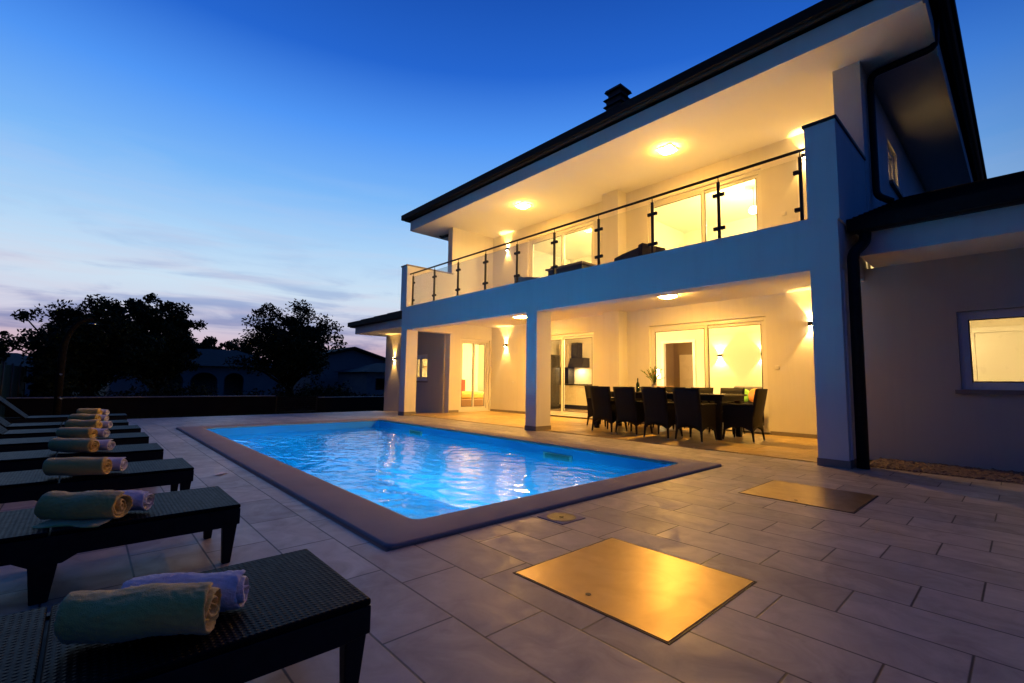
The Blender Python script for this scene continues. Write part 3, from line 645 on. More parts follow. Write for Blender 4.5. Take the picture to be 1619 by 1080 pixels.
# ---- interior shell
rm = MB()
rm.wall('Y', 14.0, 14.12, XL, XR, 0, 2.89, [(-7.95, -6.95, 0, 2.35)])
rm.build('inner_wall', room_wall, house)
MB().box(-8.72, -8.6, 13.3, 14.0, 0, 2.885).build('inner_wall', room_wall, house)
MB().wall('Y', 14.6, 14.7, XL, XR, 3.19, 6.12).build('inner_wall', room_wall, house)
MB().box(-7.6, -7.48, YB+.28, 14.6, 3.19, 6.115).build('inner_wall', room_wall, house)
MB().box(XL, XR, YB+.0, 17.0, -.08, .045).build('indoor_floor', floor_in, house)
MB().box(-16.5, XL-.25, 8.88, 13.0, -.3, .04).build('indoor_floor', floor_in, house)
MB().box(XR+.4, 4.5, RY+.28, 13.0, -.08, .04).build('indoor_floor', floor_in, house)
# hall behind doorway
hb = MB(); hb.box(-8.9, -8.8, 14.12, 16.2, .045, 2.88); hb.box(-8.8, -4.0, 16.2, 16.3, .045, 2.88)
hb.build('inner_wall', hall_m, house)
tri = MB(); tri.box(-8.03, -7.95, 13.97, 14.0, .045, 2.43); tri.box(-6.95, -6.87, 13.97, 14.0, .045, 2.43); tri.box(-7.95, -6.95, 13.97, 14.0, 2.35, 2.43)
tri.build('door_trim', pvc, house)
MB().box(-8.55, -7.85, 16.15, 16.2, .05, 2.1).build('inner_door', cream_m, house, bevel=.01)
MB().box(-7.75, -7.67, 16.14, 16.2, .05, 2.2).build('door_trim', pvc, house)
dd = MB().box(-.62, .12, 12.94, 12.995, .05, 2.1).build('inner_door', pvc, house, bevel=.01)
for a_ in ((-.72, -.62, .05, 2.2), (.12, .22, .05, 2.2), (-.62, .12, 2.1, 2.2)): MB().box(a_[0], a_[1], 12.90, 12.998, a_[2], a_[3]).build('door_trim', pvc, dd)
MB().box(.03, .09, 12.90, 12.94, 1.02, 1.06).build('handle', steel, dd)
MB().box(.55, 1.2, 11.6, 12.9, .05, 2.6).build('inner_wall', room_wall, house)

# ------------------------------------------------------------------ balcony railing
rail = thing('balcony_railing', 'glass balustrade with dark posts and handrail along the balcony front', 'railing', (-7.0, 7.1, 3.23))
MB().tube([(-12.43, 7.08, 4.25), (-1.85, 7.08, 4.25)], .022, 12).build('handrail', dark_metal, rail)
px = [-12.25, -11.08, -9.94, -8.79, -7.65, -6.50, -5.35, -4.20, -3.05, -1.92]
for x in px:
    k = MB(); k.box(x-.020, x+.020, 7.06, 7.10, 3.20, 4.16); k.tube([(x, 7.08, 4.15), (x, 7.08, 4.245)], .008, 8)
    p_ = k.build('post', dark_metal, rail, bevel=.003)
    for z in (3.42, 3.95):
        if x != px[0]: MB().box(x-.09, x-.021, 7.058, 7.102, z-.028, z+.028).build('clamp', dark_metal, p_, bevel=.008)
        if x != px[-1]: MB().box(x+.021, x+.09, 7.058, 7.102, z-.028, z+.028).build('clamp', dark_metal, p_, bevel=.008)
for a, b in zip(px, px[1:]):
    MB().box(a+.045, b-.045, 7.075, 7.085, 3.25, 4.14).build('glass_panel', rail_glass, rail)

# ------------------------------------------------------------------ lights of the house
WARM = (1, .53, .12)
def ceiling_lamp(x, y, z, m, label):
    t = thing('ceiling_lamp', label, 'ceiling lamp', (x, y, z), R(0), 'square glass ceiling lamps', world=False)
    MB().box(-.16, .16, -.16, .16, -.028, 0).build('base_plate', steel, t, bevel=.004)
    n = 8; k = MB(); vs = []; h = .15
    for j in range(n+1):
        for i in range(n+1):
            u, v = -1+2*i/n, -1+2*j/n
            vs.append((h*u, h*v, -.085+.045*(u*u+v*v)/2))
    fs = [(j*(n+1)+i, j*(n+1)+i+1, (j+1)*(n+1)+i+1, (j+1)*(n+1)+i) for j in range(n) for i in range(n)]
    k.add(vs, fs, True); k.add([(a, b, c+.008) for a, b, c in vs], fs, True)
    k.build('glass_shade', m, t, weld=False)
    for a, b in ((0, -1), (0, 1), (-1, 0), (1, 0)):
        MB().box(a*.145-.012, a*.145+.012, b*.145-.012, b*.145+.012, -.075, -.028).build('clip', steel, t)
    return t
ceiling_lamp(-9.47, 8.9, 2.888, shade_glow, 'lit square glass ceiling lamp under the patio ceiling nearer the left column')
ceiling_lamp(-4.95, 8.9, 2.888, shade_glow, 'lit square glass ceiling lamp under the patio ceiling above the dining table')
ceiling_lamp(-9.47, 8.97, 6.118, shade_glow_up, 'lit square glass ceiling lamp over the left half of the balcony')
ceiling_lamp(-4.95, 8.99, 6.118, shade_glow_up, 'lit square glass ceiling lamp over the right half of the balcony')
def wall_lamp(x, y, z, label, power=85, ang=74, color=WARM, group='up-and-down wall lamps', blend=.4, spow=None):
    t = thing('wall_lamp', label, 'wall lamp', (x, y, z), 0, group, world=False)
    MB().box(-.055, .055, -.085, -.012, -.04, .04).build('housing', dark_metal, t, bevel=.004)
    MB().box(-.035, .035, -.014, 0, -.035, .035).build('wall_plate', dark_metal, t)
    for s in (1, -1):
        MB().box(-.04, .04, -.075, -.025, s*.0405-.001, s*.0405+.001).build('lamp_lens', bulb_glow, t)
        lamp('SPOT', 'lamp_beam', (0, -.05, s*.05), power, color, .012, rot=(R(180-7) if s > 0 else R(7), 0, 0), angle=R(ang), blend=blend, parent=t)
    return t
wall_lamp(-11.72, YB, 2.25, 'glowing wall lamp on the patio wall beside the bedroom door')
wall_lamp(-2.73, YB, 2.22, 'glowing wall lamp on the patio wall beside the right column')
wall_lamp(-11.70, YB, 5.55, 'glowing wall lamp at the left end of the balcony wall')
wall_lamp(-2.72, YB, 5.62, 'glowing wall lamp at the right end of the balcony wall')
wall_lamp(-16.07, 8.6, 1.85, 'glowing wall lamp outside on the low left wing', power=90, ang=62)
wall_lamp(-6.10, 14.0, 1.89, 'left of the two glowing wall lamps inside the living room', power=170, ang=92, group='indoor wall lamps')
wall_lamp(-4.88, 14.0, 1.89, 'right of the two glowing wall lamps inside the living room', power=170, ang=92, group='indoor wall lamps')
# room lamps: several are unseen ones added to light the rooms
def room_lamp(x, y, z, power, color, label, drop=.35):
    t = thing('pendant_lamp', label, 'pendant lamp', (x, y, z), 0, world=False)
    MB().tube([(0, 0, 0), (0, 0, -drop)], .006, 8).build('cord', dark_metal, t)
    MB().lathe([(.0, -.0), (.08, -.03), (.12, -.1), (.1, -.17), (0.0, -.21)], (0, 0, -drop)).build('globe', room_glow, t)
    lamp('POINT', 'room_light', (0, 0, -drop-.3), power, color, .14, parent=t)
room_lamp(-2.7, 11.6, 2.885, 120, (1, .60, .17), 'added unseen globe lamp inside the living room behind the wall right of the sliding door')
room_lamp(-8.3, 11.25, 2.885, 420, (1, .58, .17), 'added unseen globe lamp inside the kitchen behind the pillar')
room_lamp(-8.1, 11.5, 6.115, 600, (1, .70, .24), 'globe lamp inside the upper left room behind the pillar')
room_lamp(-4.45, 12.4, 6.115, 550, (1, .70, .24), 'bright glowing globe lamp seen through the right balcony door', .5)
room_lamp(-13.3, 12.4, 2.765, 560, (1, .66, .22), 'added unseen globe lamp inside the bedroom of the left wing')
room_lamp(-1.05, 9.3, 2.725, 190, (1, .68, .26), 'added unseen globe lamp inside the right wing room')
lamp('POINT', 'hall_light', (-6.6, 15.2, 2.3), 75, (1, .6, .25), .1)
lamp('AREA', 'worktop_light', (-11.4, 13.72, 1.58), 14, (1, .72, .4), .3, rot=(0, 0, 0))
lamp('POINT', 'jamb_fill', (-2.3, 10.95, 5.2), 60, (1, .6, .25), .1)  # added light without a fixture, brightens the gable window jamb

# switches
for x, z in ((-3.38, 1.38), (-11.35, 1.0)):
    t = thing('wall_switch', 'white switch on the patio wall '+('right of the living room door' if x > -5 else 'under the left wall lamp'), 'switch', (x, YB, z), world=False)
    MB().box(-.045, .045, -.014, 0, -.045, .045).build('plate', pvc, t, bevel=.004); MB().box(-.03, .03, -.019, -.014, -.03, .03).build('rocker', pvc, t, bevel=.002)
for x in (-11.05, -7.72, -3.15):
    t = thing('wall_switch', 'small white switch on the balcony wall '+{-11.05: 'left of the left door', -7.72: 'beside the middle pillar', -3.15: 'right of the right door'}[x], 'switch', (x, YB, 4.55), world=False)
    MB().box(-.045, .045, -.014, 0, -.045, .045).build('plate', pvc, t, bevel=.004); MB().box(-.03, .03, -.019, -.014, -.03, .03).build('rocker', pvc, t, bevel=.002)

# ------------------------------------------------------------------ indoor furniture
kit = thing('kitchen_unit', 'cream kitchen cabinets with dark worktop seen through the left patio door', 'kitchen', (-11.4, 13.7, .05))
for i in range(3):
    a = -12.2+i*.52
    c = MB().box(a+.004, a+.516, 13.42, 13.99, .2, .93).build('cabinet', cream_m, kit, bevel=.004)
    MB().box(a+.18, a+.34, 13.39, 13.405, .86, .872).build('handle', steel, c)
MB().box(-12.2, -10.64, 13.48, 13.98, .05, .2).build('plinth', black_gloss, kit)
MB().box(-12.22, -10.6, 13.38, 13.992, .93, .975).build('worktop', black_gloss, kit)
MB().box(-12.22, -11.75, 13.6, 13.985, 1.62, 2.5).build('wall_cabinet', cream_m, kit, bevel=.004)
MB().box(-12.22, -11.75, 13.62, 13.984, .98, 1.615).build('appliance_housing', black_gloss, kit)
MB().box(-11.74, -10.62, 13.975, 13.995, .975, 1.6).build('splashback', cream_m, kit)
hd = thing('cooker_hood', 'dark chimney cooker hood on the kitchen wall', 'cooker hood', (-11.4, 13.98, 1.55))
MB().box(-11.66, -11.36, 13.7, 13.99, 1.95, 2.55).build('flue', black_gloss, hd)
MB().prism([(13.5, 1.6), (13.97, 1.6), (13.97, 1.96), (13.64, 1.96)], 'X', -11.68, -11.0).build('canopy', black_gloss, hd)
fr_ = thing('fridge', 'tall black fridge with a long steel handle behind the left patio door', 'fridge', (-12.1, 13.0, .05))
MB().box(-12.49, -11.85, 12.55, 13.25, .05, 2.06).build('body', black_gloss, fr_, bevel=.01)
MB().tube([(-11.83, 12.62, .7), (-11.80, 12.62, .75), (-11.80, 12.62, 1.8), (-11.83, 12.62, 1.85)], .012, 8).build('handle', steel, fr_)
sofa = thing('sofa', 'grey sofa inside the living room behind the dining chairs', 'sofa', (-4.4, 13.3, .05))
MB().box(-5.6, -3.2, 12.9, 13.7, .12, .46).build('seat', grey_fab, sofa, bevel=.05)
MB().box(-5.6, -3.2, 13.6, 13.9, .3, .98).build('backrest', grey_fab, sofa, bevel=.06)
for x in (-5.75, -3.2): MB().box(x, x+.18, 12.9, 13.88, .12, .66).build('armrest', grey_fab, sofa, bevel=.05)
def cushion(x, y, z, m, label, s=.2):
    k = MB(); k.lathe([(0, -.07), (s*.7, -.06), (s, 0), (s*.7, .06), (0, .07)], seg=12)
    o = k.build('cushion', m); o.location = (x, y, z); o.rotation_euler = (R(72), 0, 0); return tag(o, label, 'cushion')
vz = thing('branch_vase', 'floor vase of thin branches inside the upper right room', 'vase', (-5.95, 11.6, 3.19))
MB().lathe([(0, 0), (.10, 0), (.15, .2), (.07, .55), (.08, .6)], (-5.95, 11.6, 3.19)).build('vase', ceramic, vz)
k = MB()
for _ in range(40):
    a = random.uniform(0, 6.28); sp = random.uniform(.05, .38); h = random.uniform(.5, 1.05); b0 = Vector((-5.95, 11.6, 3.75)); t1 = b0+Vector((sp*math.cos(a), sp*math.sin(a), h)); k.tube([b0, b0.lerp(t1, .5)+Vector((0, 0, .08)), t1], [.005, .004, .002], 5)
k.build('branches', wood_m, vz)
lb_ = thing('upstairs_armchair', 'pale rounded armchair inside the upper right room', 'armchair', (-4.6, 12.9, 3.19))
MB().box(-5.0, -4.2, 12.5, 13.3, 3.3, 3.65).build('seat', yellow_fab, lb_, bevel=.08); MB().box(-5.0, -4.2, 13.2, 13.4, 3.3, 4.35).build('backrest', yellow_fab, lb_, bevel=.09)
for x in (-5.12, -4.2): MB().box(x, x+.12, 12.55, 13.35, 3.25, 3.9).build('armrest', yellow_fab, lb_, bevel=.05)
cushion(-5.25, 13.45, .72, green_fab, 'green cushion leaning on the living room sofa')
cushion(-4.95, 13.45, .74, fruit_m, 'orange cushion leaning on the living room sofa')
tlp = thing('table_lamp', 'glowing table lamp on a sideboard behind the flowers', 'table lamp', (-7.75, 13.1, 1.0))
MB().lathe([(.0, 0), (.09, 0), (.09, .02), (.015, .04), (.015, .3)], (-7.75, 13.1, .95), 14).build('base', ceramic, tlp)
MB().lathe([(.17, .25), (.12, .52)], (-7.75, 13.1, .95), 18).build('lamp_shade', room_glow, tlp)
sb = thing('sideboard', 'wooden sideboard carrying the table lamp', 'sideboard', (-7.85, 13.2, .05))
MB().box(-8.5, -7.3, 12.85, 13.35, .2, .92).build('body', wood_m, sb, bevel=.01); MB().box(-8.53, -7.27, 12.82, 13.37, .92, .95).build('top', wood_m, sb)
for x in (-8.42, -7.38): MB().box(x-.03, x+.03, 12.9, 13.3, .045, .2).build('leg', wood_m, sb)
pc = tag(MB().box(-7.62, -7.2, 16.16, 16.195, 1.45, 1.95).build('picture', pic_m, None, bevel=.005), 'small dark picture hanging in the hall', 'picture')
bed = thing('bed', 'bed with yellow covers and a red pillow inside the left wing', 'bed', (-14.4, 10.8, .04))
MB().box(-15.9, -13.6, 9.6, 11.8, .1, .38).build('bed_base', wood_m, bed, bevel=.02)
MB().box(-15.85, -13.65, 9.64, 11.76, .38, .62).build('duvet', yellow_fab, bed, bevel=.08)
MB().box(-15.8, -15.3, 9.8, 10.6, .62, .86).build('pillow', red_fab, bed, bevel=.08)
MB().box(-15.98, -15.9, 9.55, 11.85, .1, 1.1).build('headboard', red_fab, bed, bevel=.03)
shf = thing('wall_shelf', 'small shelf on the bedroom wall above the bed', 'shelf', (-16.4, 10.8, 1.6))
MB().box(-16.5, -16.25, 10.0, 11.4, 1.58, 1.62).build('board', wood_m, shf)

# ------------------------------------------------------------------ dining set
table = thing('dining_table', 'long dark dining table on the patio', 'table', (-5.17, 9.03, .010))
MB().box(-6.68, -3.66, 8.50, 9.56, .80, .835).build('tabletop', mat('table_glass_top', (.03, .028, .026), .12, noise=(3, .2, (.04, .036, .03))), table, bevel=.006)
MB().box(-6.62, -3.72, 8.56, 9.50, .71, .799).build('apron', rattan, table)
for x in (-6.56, -3.80):
    for y in (8.59, 9.46): MB().taper((x, y, .010), (.042, .042), (x, y, .71), (.05, .05)).build('leg', rattan, table)
def make_chair():
    t = thing('dining_chair', '-', 'chair', (0, 0, .010), 0, 'rattan armchairs round the dining table', world=False)
    # back: slightly reclined slab with arched lower edge
    n = 8; k = MB()
    def by(z): return -.25-.10*max(0, (z-.42))/.52
    def hw(z): return .238+.012*max(0, z-.3)
    rows = []
    for zi in range(11):
        row = []
        for i in range(n+1):
            u = -1+2*i/n; zb = .17+.09*(1-u*u); z = zb+(.935-zb)*zi/10
            row.append((hw(z)*u, by(z)+.02*(1-u*u)*-1, z))
        rows.append(row)
    for off in (0, .035):
        k.add([(x, y+off, z) for rw in rows for x, y, z in rw], [(j*(n+1)+i, j*(n+1)+i+1, (j+1)*(n+1)+i+1, (j+1)*(n+1)+i) for j in range(10) for i in range(n)], True)
    for rw in (rows[0], rows[-1]): k.add([(x, y, z) for x, y, z in rw]+[(x, y+.035, z) for x, y, z in rw], [(i, i+1, n+2+i, n+1+i) for i in range(n)])
    for i in (0, n):
        cs = [rw[i] for rw in rows]; k.add([c for c in cs]+[(x, y+.035, z) for x, y, z in cs], [(j, j+1, 12+j, 11+j) for j in range(10)])
    k.build('backrest', rattan, t)
    MB().box(-.225, .225, -.22, .25, .40, .45).build('seat', rattan, t, bevel=.015)
    k = MB(); pts = [(-.225, .17)] + [(-.225+.45*i/8, .17+.09*math.sin(math.pi*i/8)) for i in range(1, 8)] + [(.225, .17), (.225, .40), (-.225, .40)]
    k.prism(pts, 'Y', .235, .26).build('apron', rattan, t)
    for s in (-1, 1):
        pts = [(-.245, .18)] + [(-.245+.49*i/8, .18+.08*math.sin(math.pi*i/8)) for i in range(1, 8)] + [(.245, .18), (.262, .61), (.21, .645), (-.27, .655)]
        a = MB().prism(pts, 'X', s*.232-.013, s*.232+.013).build('side_panel', rattan, t)
        MB().box(s*.238-.028, s*.238+.028, -.27, .27, .638, .665).build('armrest', rattan, t, bevel=.01)
        for y in (-1, 1):
            l = MB().taper((s*.245, y*.262, .015), (.011, .011), (s*.222, y*.235, .25), (.019, .019)).build('leg', rattan, t)
            MB().tube([(s*.2455, y*.2625, 0), (s*.2455, y*.2625, .022)], .015, 10).build('foot_cap', cap_m, l)
    return t
chair0 = make_chair()
spots = [(-5.86, 8.10, 0, 'leftmost of the four rattan armchairs on the pool side of the table'), (-5.29, 8.12, 0, 'second from left of the four rattan armchairs on the pool side of the table'),
         (-4.64, 8.10, 0, 'third from left of the four rattan armchairs on the pool side of the table'), (-4.00, 8.10, 0, 'rightmost of the four rattan armchairs on the pool side of the table'),
         (-3.47, 8.84, 90, 'rattan armchair at the right head of the table, seen from its side'), (-6.68, 8.97, -90, 'rattan armchair at the left head of the table near the kitchen door'),
         (-6.10, 9.78, 180, 'far side rattan armchair behind the bottle at the left end of the table'), (-5.46, 9.78, 180, 'far side rattan armchair behind the flowers'),
         (-4.82, 9.78, 180, 'far side rattan armchair in front of the living room door centre'), (-4.17, 9.78, 180, 'far side rattan armchair next to the right head of the table')]
for i, (x, y, a, lb) in enumerate(spots):
    c = chair0 if i == 0 else copy_tree(chair0)
    c.location = (x, y, .012); c.rotation_euler = (0, 0, R(a+random.uniform(-2, 2))); c['label'] = lb
# things on the table
TZ = .835
vase = thing('flower_bouquet', 'vase of pink flowers and loose green stems on the dining table', 'bouquet', (-5.35, 9.0, TZ))
MB().lathe([(0, 0), (.05, 0), (.065, .06), (.05, .13), (.04, .16), (.05, .18)], (-5.35, 9.0, TZ)).build('vase', ceramic, vase)
st = MB(); fl = MB(); lf = MB()
for i in range(46):
    a = random.uniform(0, 6.28); sp = random.uniform(.02, .26); h = random.uniform(.16, .40)*(1-.5*sp)
    base = Vector((-5.35, 9.0, TZ+.16)); tip = base+Vector((sp*math.cos(a), sp*math.sin(a), h)); mid = (base+tip)/2+Vector((0, 0, .04))
    st.tube([base, mid, tip], .003, 5)
    for j in range(9):
        p = mid.lerp(tip, random.uniform(.0, 1.05)); s = random.uniform(.015, .035)
        d = Vector((random.uniform(-1, 1), random.uniform(-1, 1), random.uniform(-.4, 1))).normalized(); e = d.orthogonal().normalized()
        (fl if (i % 4 == 0 and j > 4) else lf).add([p-e*s*.4, p+d*s, p+e*s*.4, p-d*s*.6], [(0, 1, 2, 3)])
st.build('stems', stem_m, vase); lf.build('leaves', stem_m, vase, weld=False); fl.build('flowers', pink_m, vase, weld=False)
b_ = thing('bottle', 'dark glass bottle left of the bouquet on the dining table', 'bottle', (-5.72, 8.95, TZ))
MB().lathe([(0, 0), (.036, 0), (.038, .02), (.038, .17), (.014, .22), (.013, .29), (.016, .295), (.0, .30)], (-5.72, 8.95, TZ)).build('glass_body', bottle_m, b_)
for (x, y, lb) in ((-5.84, 8.86, 'clear tumbler beside the dark bottle, nearest the table end'), (-5.60, 8.84, 'clear tumbler between the bottle and the bouquet')):
    t = MB().lathe([(0, 0), (.03, 0), (.036, .11), (.033, .11), (.028, .008), (0, .008)], (0, 0, 0)).build('tumbler', tumbler_m); t.location = (x, y, TZ); tag(t, lb, 'glass', 'tumblers on the table')
bw = thing('fruit_bowl', 'low bowl of orange fruit on the far side of the dining table', 'bowl', (-4.75, 9.2, TZ))
MB().lathe([(0, 0), (.07, 0), (.13, .05), (.125, .052), (.065, .012), (0, .012)], (-4.75, 9.2, TZ)).build('bowl', ceramic, bw)
for i in range(5):
    a = i*1.257; MB().lathe([(0.0, -.035), (.025, -.025), (.036, 0), (.025, .025), (0.0, .035)], (-4.75+.05*math.cos(a), 9.2+.05*math.sin(a), TZ+.06), 12).build('fruit', fruit_m, bw)

# balcony lounge set
def lounge_chair(x, y, rz, label):
    t = thing('lounge_armchair', label, 'armchair', (x, y, 3.19), rz, 'balcony armchairs', world=False)
    MB().box(-.34, .34, -.33, .33, .08, .33).build('seat', rattan, t, bevel=.02)
    MB().box(-.27, .27, -.26, .3, .33, .42).build('cushion', grey_fab, t, bevel=.03)
    MB().prism([(-.34, .08), (-.24, .08), (-.28, .52), (-.40, .54)], 'X', -.34, .34).build('backrest', rattan, t, bevel=.02)
    for s in (-1, 1): MB().prism([(-.34, .08), (.33, .08), (.33, .38), (.1, .42), (-.36, .46)], 'X', s*.34-.04, s*.34+.04).build('armrest', rattan, t, bevel=.02)
    for a in (-.3, .3):
        for b in (-.28, .28): MB().box(a-.025, a+.025, b-.025, b+.025, 0, .08).build('leg', dark_metal, t)
lounge_chair(-8.28, 8.25, R(-75), 'dark rattan armchair on the balcony left of the low table')
lounge_chair(-5.15, 8.15, R(80), 'dark rattan armchair on the balcony right of the middle pillar')
lt = thing('balcony_table', 'low dark rattan table behind the balcony glass', 'table', (-7.0, 8.2, 3.19))
MB().box(-7.55, -6.42, 7.9, 8.5, 3.66, 3.70).build('tabletop', grey_fab, lt, bevel=.01); MB().box(-7.5, -6.47, 7.95, 8.45, 3.5, 3.66).build('apron', rattan, lt)
for x in (-7.47, -6.5):
    for y in (7.98, 8.42): MB().box(x-.03, x+.03, y-.03, y+.03, 3.19, 3.5).build('leg', rattan, lt)

# ------------------------------------------------------------------ deck fittings
def cover(x0, x1, y0, y1, label, lock):
    t = thing('access_cover', label, 'access cover', ((x0+x1)/2, (y0+y1)/2, 0), 0, 'metal access covers in the deck')
    k = MB(); g_ = .012
    k.box(x0-g_, x0-g_+.008, y0-g_, y1+g_, -.02, .0025); k.box(x1+g_-.008, x1+g_, y0-g_, y1+g_, -.02, .0025); k.box(x0-g_+.008, x1+g_-.008, y0-g_, y0-g_+.008, -.02, .0025); k.box(x0-g_+.008, x1+g_-.008, y1+g_-.008, y1+g_, -.02, .0025)
    k.build('frame', dark_metal, t)
    MB().box(x0, x1, y0, y1, -.01, .0045).build('plate', cover_m, t, bevel=.0015)
    k = MB().tube([(lock[0], lock[1], .002), (lock[0], lock[1], .0062)], .014, 16); k.build('lock', lock_m, t)
cover(-1.862, -.990, 1.742, 2.594, 'large polished metal cover in the deck nearest the camera', (-1.45, 1.83))
cover(-1.852, -.978, 4.588, 5.476, 'polished metal cover in the deck near the right column', (-1.41, 4.68))
dr = thing('deck_drain', 'small square inspection cover with a round steel lid beside the pool corner', 'drain', (-2.385, 2.69, 0))
MB().box(-2.515, -2.26, 2.565, 2.82, -.01, .005).build('frame', coping_m, dr, bevel=.002)
MB().tube([(-2.385, 2.692, .004), (-2.385, 2.692, .007)], .108, 32).build('lid', mat('drain_lid_steel', (.16, .15, .13), .42, 1.0, noise=(8, .6, (.09, .085, .08))), dr); MB().tube([(-2.385, 2.692, .008), (-2.385, 2.692, .011)], .016, 16).build('lock', lock_m, dr)
k = MB(); k.add([(-5.71, 1.04, .004), (-5.66, 1.10, .012), (-5.77, 1.19, .006), (-5.80, 1.13, .014)], [(0, 1, 2, 3)]);  # white patch that draws a streak of light on the deck
tag(k.build('light_patch', patch_m), 'small white scrap of painted light on the deck between the loungers and the pool', 'patch')

# ------------------------------------------------------------------ sun loungers
def make_lounger():
    t = thing('sun_lounger', '-', 'sun lounger', (0, 0, 0), 0, 'black woven loungers lined up beside the pool', world=False)
    W_ = .295; y1 = .69; ys_ = -.065; yh = -.60; zt = .31
    for nm, a, b in (('leg_rest', ys_+.004, y1), ('seat', yh, ys_-.004)):
        MB().box(-W_, W_, a, b+(.001 if b == y1 else 0), zt-.022, zt).build(nm, weave_m, t, bevel=.008)
    k = MB()
    for s in (-1, 1):
        x0, x1 = (s*W_, s*(W_-.03)); x0, x1 = min(x0, x1), max(x0, x1)
        pts = [(-1.30, .205), (-1.30, .2875), (y1, .2875), (y1, .205)]
        pts += [(y1-.10, .195), (ys_+.10, .195), (ys_+.05, .165), (ys_-.06, .165), (ys_-.11, .195)]
        k.prism(pts, 'X', x0, x1)
    k.box(-W_+.03, W_-.03, y1-.03, y1, .20, .287); k.box(-W_+.03, W_-.03, -1.30, -1.27, .20, .285)
    k.box(-W_+.03, W_-.03, ys_-.04, ys_+.03, .20, .28)
    k.build('frame', resin_m, t, bevel=.003)
    for y, w in ((y1-.045, .036), (ys_-.01, .055), (-1.22, .045)):
        for s in (-1, 1):
            MB().taper((s*(W_-.035), y-.005, 0), (.02, w*.55), (s*(W_-.026), y, .225), (.026, w)).build('leg', resin_m, t, bevel=.006)
    M_ = Matrix.Translation((0, yh-.006, zt-.012)) @ Matrix.Rotation(R(-44), 4, 'X')
    MB().box(-W_+.004, W_-.004, -.80, 0, -.024, .010, M=M_).build('backrest', weave_m, t, bevel=.009)
    k = MB().tube([(0.22, yh-.5, .72), (.22, yh-.55, .24)], .012, 8); k.tube([(-.22, yh-.5, .72), (-.22, yh-.55, .24)], .012, 8); k.build('back_prop', resin_m, t)
    return t
lg0 = make_lounger()
ords = ['nearest', 'second', 'third', 'fourth', 'fifth', 'sixth', 'seventh', 'farthest']
lx = [-1.44, -2.96, -4.385, -5.68, -6.99, -8.18, -9.36, -11.1]; ly = [.72, .68, .667, .604, .595, .60, .53, .60]
ends = [((-1.527, .300), (-1.700, .010)), ((-2.995, .173), (-3.200, -.098)), ((-4.37, .154), (-4.53, -.150)), ((-5.70, .10), (-5.95, -.17)),
        ((-6.98, .103), (-7.20, -.17)), ((-8.14, .171), (-8.36, -.13)), ((-9.50, .175), (-9.70, -.13)), ((-11.1, .226), (-11.28, -.06))]
def towel(a, b, r, m, label, group, seed, flap=False):
    random.seed(seed); a = Vector((*a, 0)); b = Vector((*b, 0)); ln = (b-a).length; ang = math.atan2((b-a).y, (b-a).x)
    k = MB(); turns = 3.3; n = 84; nl = 12
    ph = [random.uniform(0, 6.3) for _ in range(6)]
    def pt(i, j):
        t_ = i/n; th = t_*turns*2*math.pi; rad = r*(.16+.84*t_)
        u = j/nl; wob = 1+.05*math.sin(3*u*3.1+ph[0]+th*.5)+.035*math.sin(7*u+ph[1]+th)+.03*math.sin(th*2+ph[2])
        sag = 1.0; x = u*ln + (.006*math.sin(th*1.3+ph[3])+.006*math.sin(th*.6+ph[4]))*(1 if j in (0, nl) else .3)*(1-.3*t_)
        y = rad*math.cos(th)*wob*1.06; z = rad*math.sin(th)*wob*.93
        return Vector((x, y, max(z, -r*.93)))
    P_ = [[pt(i, j) for j in range(nl+1)] for i in range(n+1)]
    thk = r*.16
    # inner side offset towards the axis for thickness
    Q_ = [[Vector((p.x, p.y*(1-thk/max(.02, math.hypot(p.y, p.z)+1e-4)), p.z*(1-thk/max(.02, math.hypot(p.y, p.z)+1e-4)))) for p in row] for row in P_]
    for G in (P_, Q_): k.add([p for row in G for p in row], [(i*(nl+1)+j, i*(nl+1)+j+1, (i+1)*(nl+1)+j+1, (i+1)*(nl+1)+j) for i in range(n) for j in range(nl)], True)
    for j in (0, nl):
        k.add([row[j] for row in P_]+[row[j] for row in Q_], [(i, i+1, n+2+i, n+1+i) for i in range(n)], True)
    # rounded fold end at the last turn
    k.add([p for p in P_[-1]]+[q for q in Q_[-1]], [(j, j+1, nl+2+j, nl+1+j) for j in range(nl)], True)
    if flap:
        fl_ = [(.015+(ln-.05)*q/10, r*(1.55+.22*math.sin(q*.9))) for q in range(11)]
        top_ = [(u, v, -r*.93+.006+.004*math.sin(u*40)) for u, v in fl_]; inn_ = [(u, r*.2, -r*.93+.012) for u, v in fl_]; bot_ = [(u, v, -r*.93) for u, v in fl_]
        k.add(top_+inn_+bot_, [(q, q+1, 12+q, 11+q) for q in range(10)]+[(q, q+1, 23+q, 22+q) for q in range(10)], True)
    o = k.build('rolled_towel', m, None, weld=True); o.location = (a.x, a.y, .311+r*.93); o.rotation_euler = (0, 0, ang)
    md = o.modifiers.new('sub', 'SUBSURF'); near = a.x > -4; md.levels = md.render_levels = 2 if near else 1
    if near:
        tx = bpy.data.textures.get('terry') or bpy.data.textures.new('terry', 'CLOUDS'); tx.noise_scale = .012
        dm = o.modifiers.new('pile', 'DISPLACE'); dm.texture = tx; dm.strength = .007; dm.mid_level = .5
        tx2 = bpy.data.textures.get('terry_fold') or bpy.data.textures.new('terry_fold', 'CLOUDS'); tx2.noise_scale = .09
        dm = o.modifiers.new('folds', 'DISPLACE'); dm.texture = tx2; dm.strength = .011; dm.mid_level = .5
    return tag(o, label, 'towel', group)
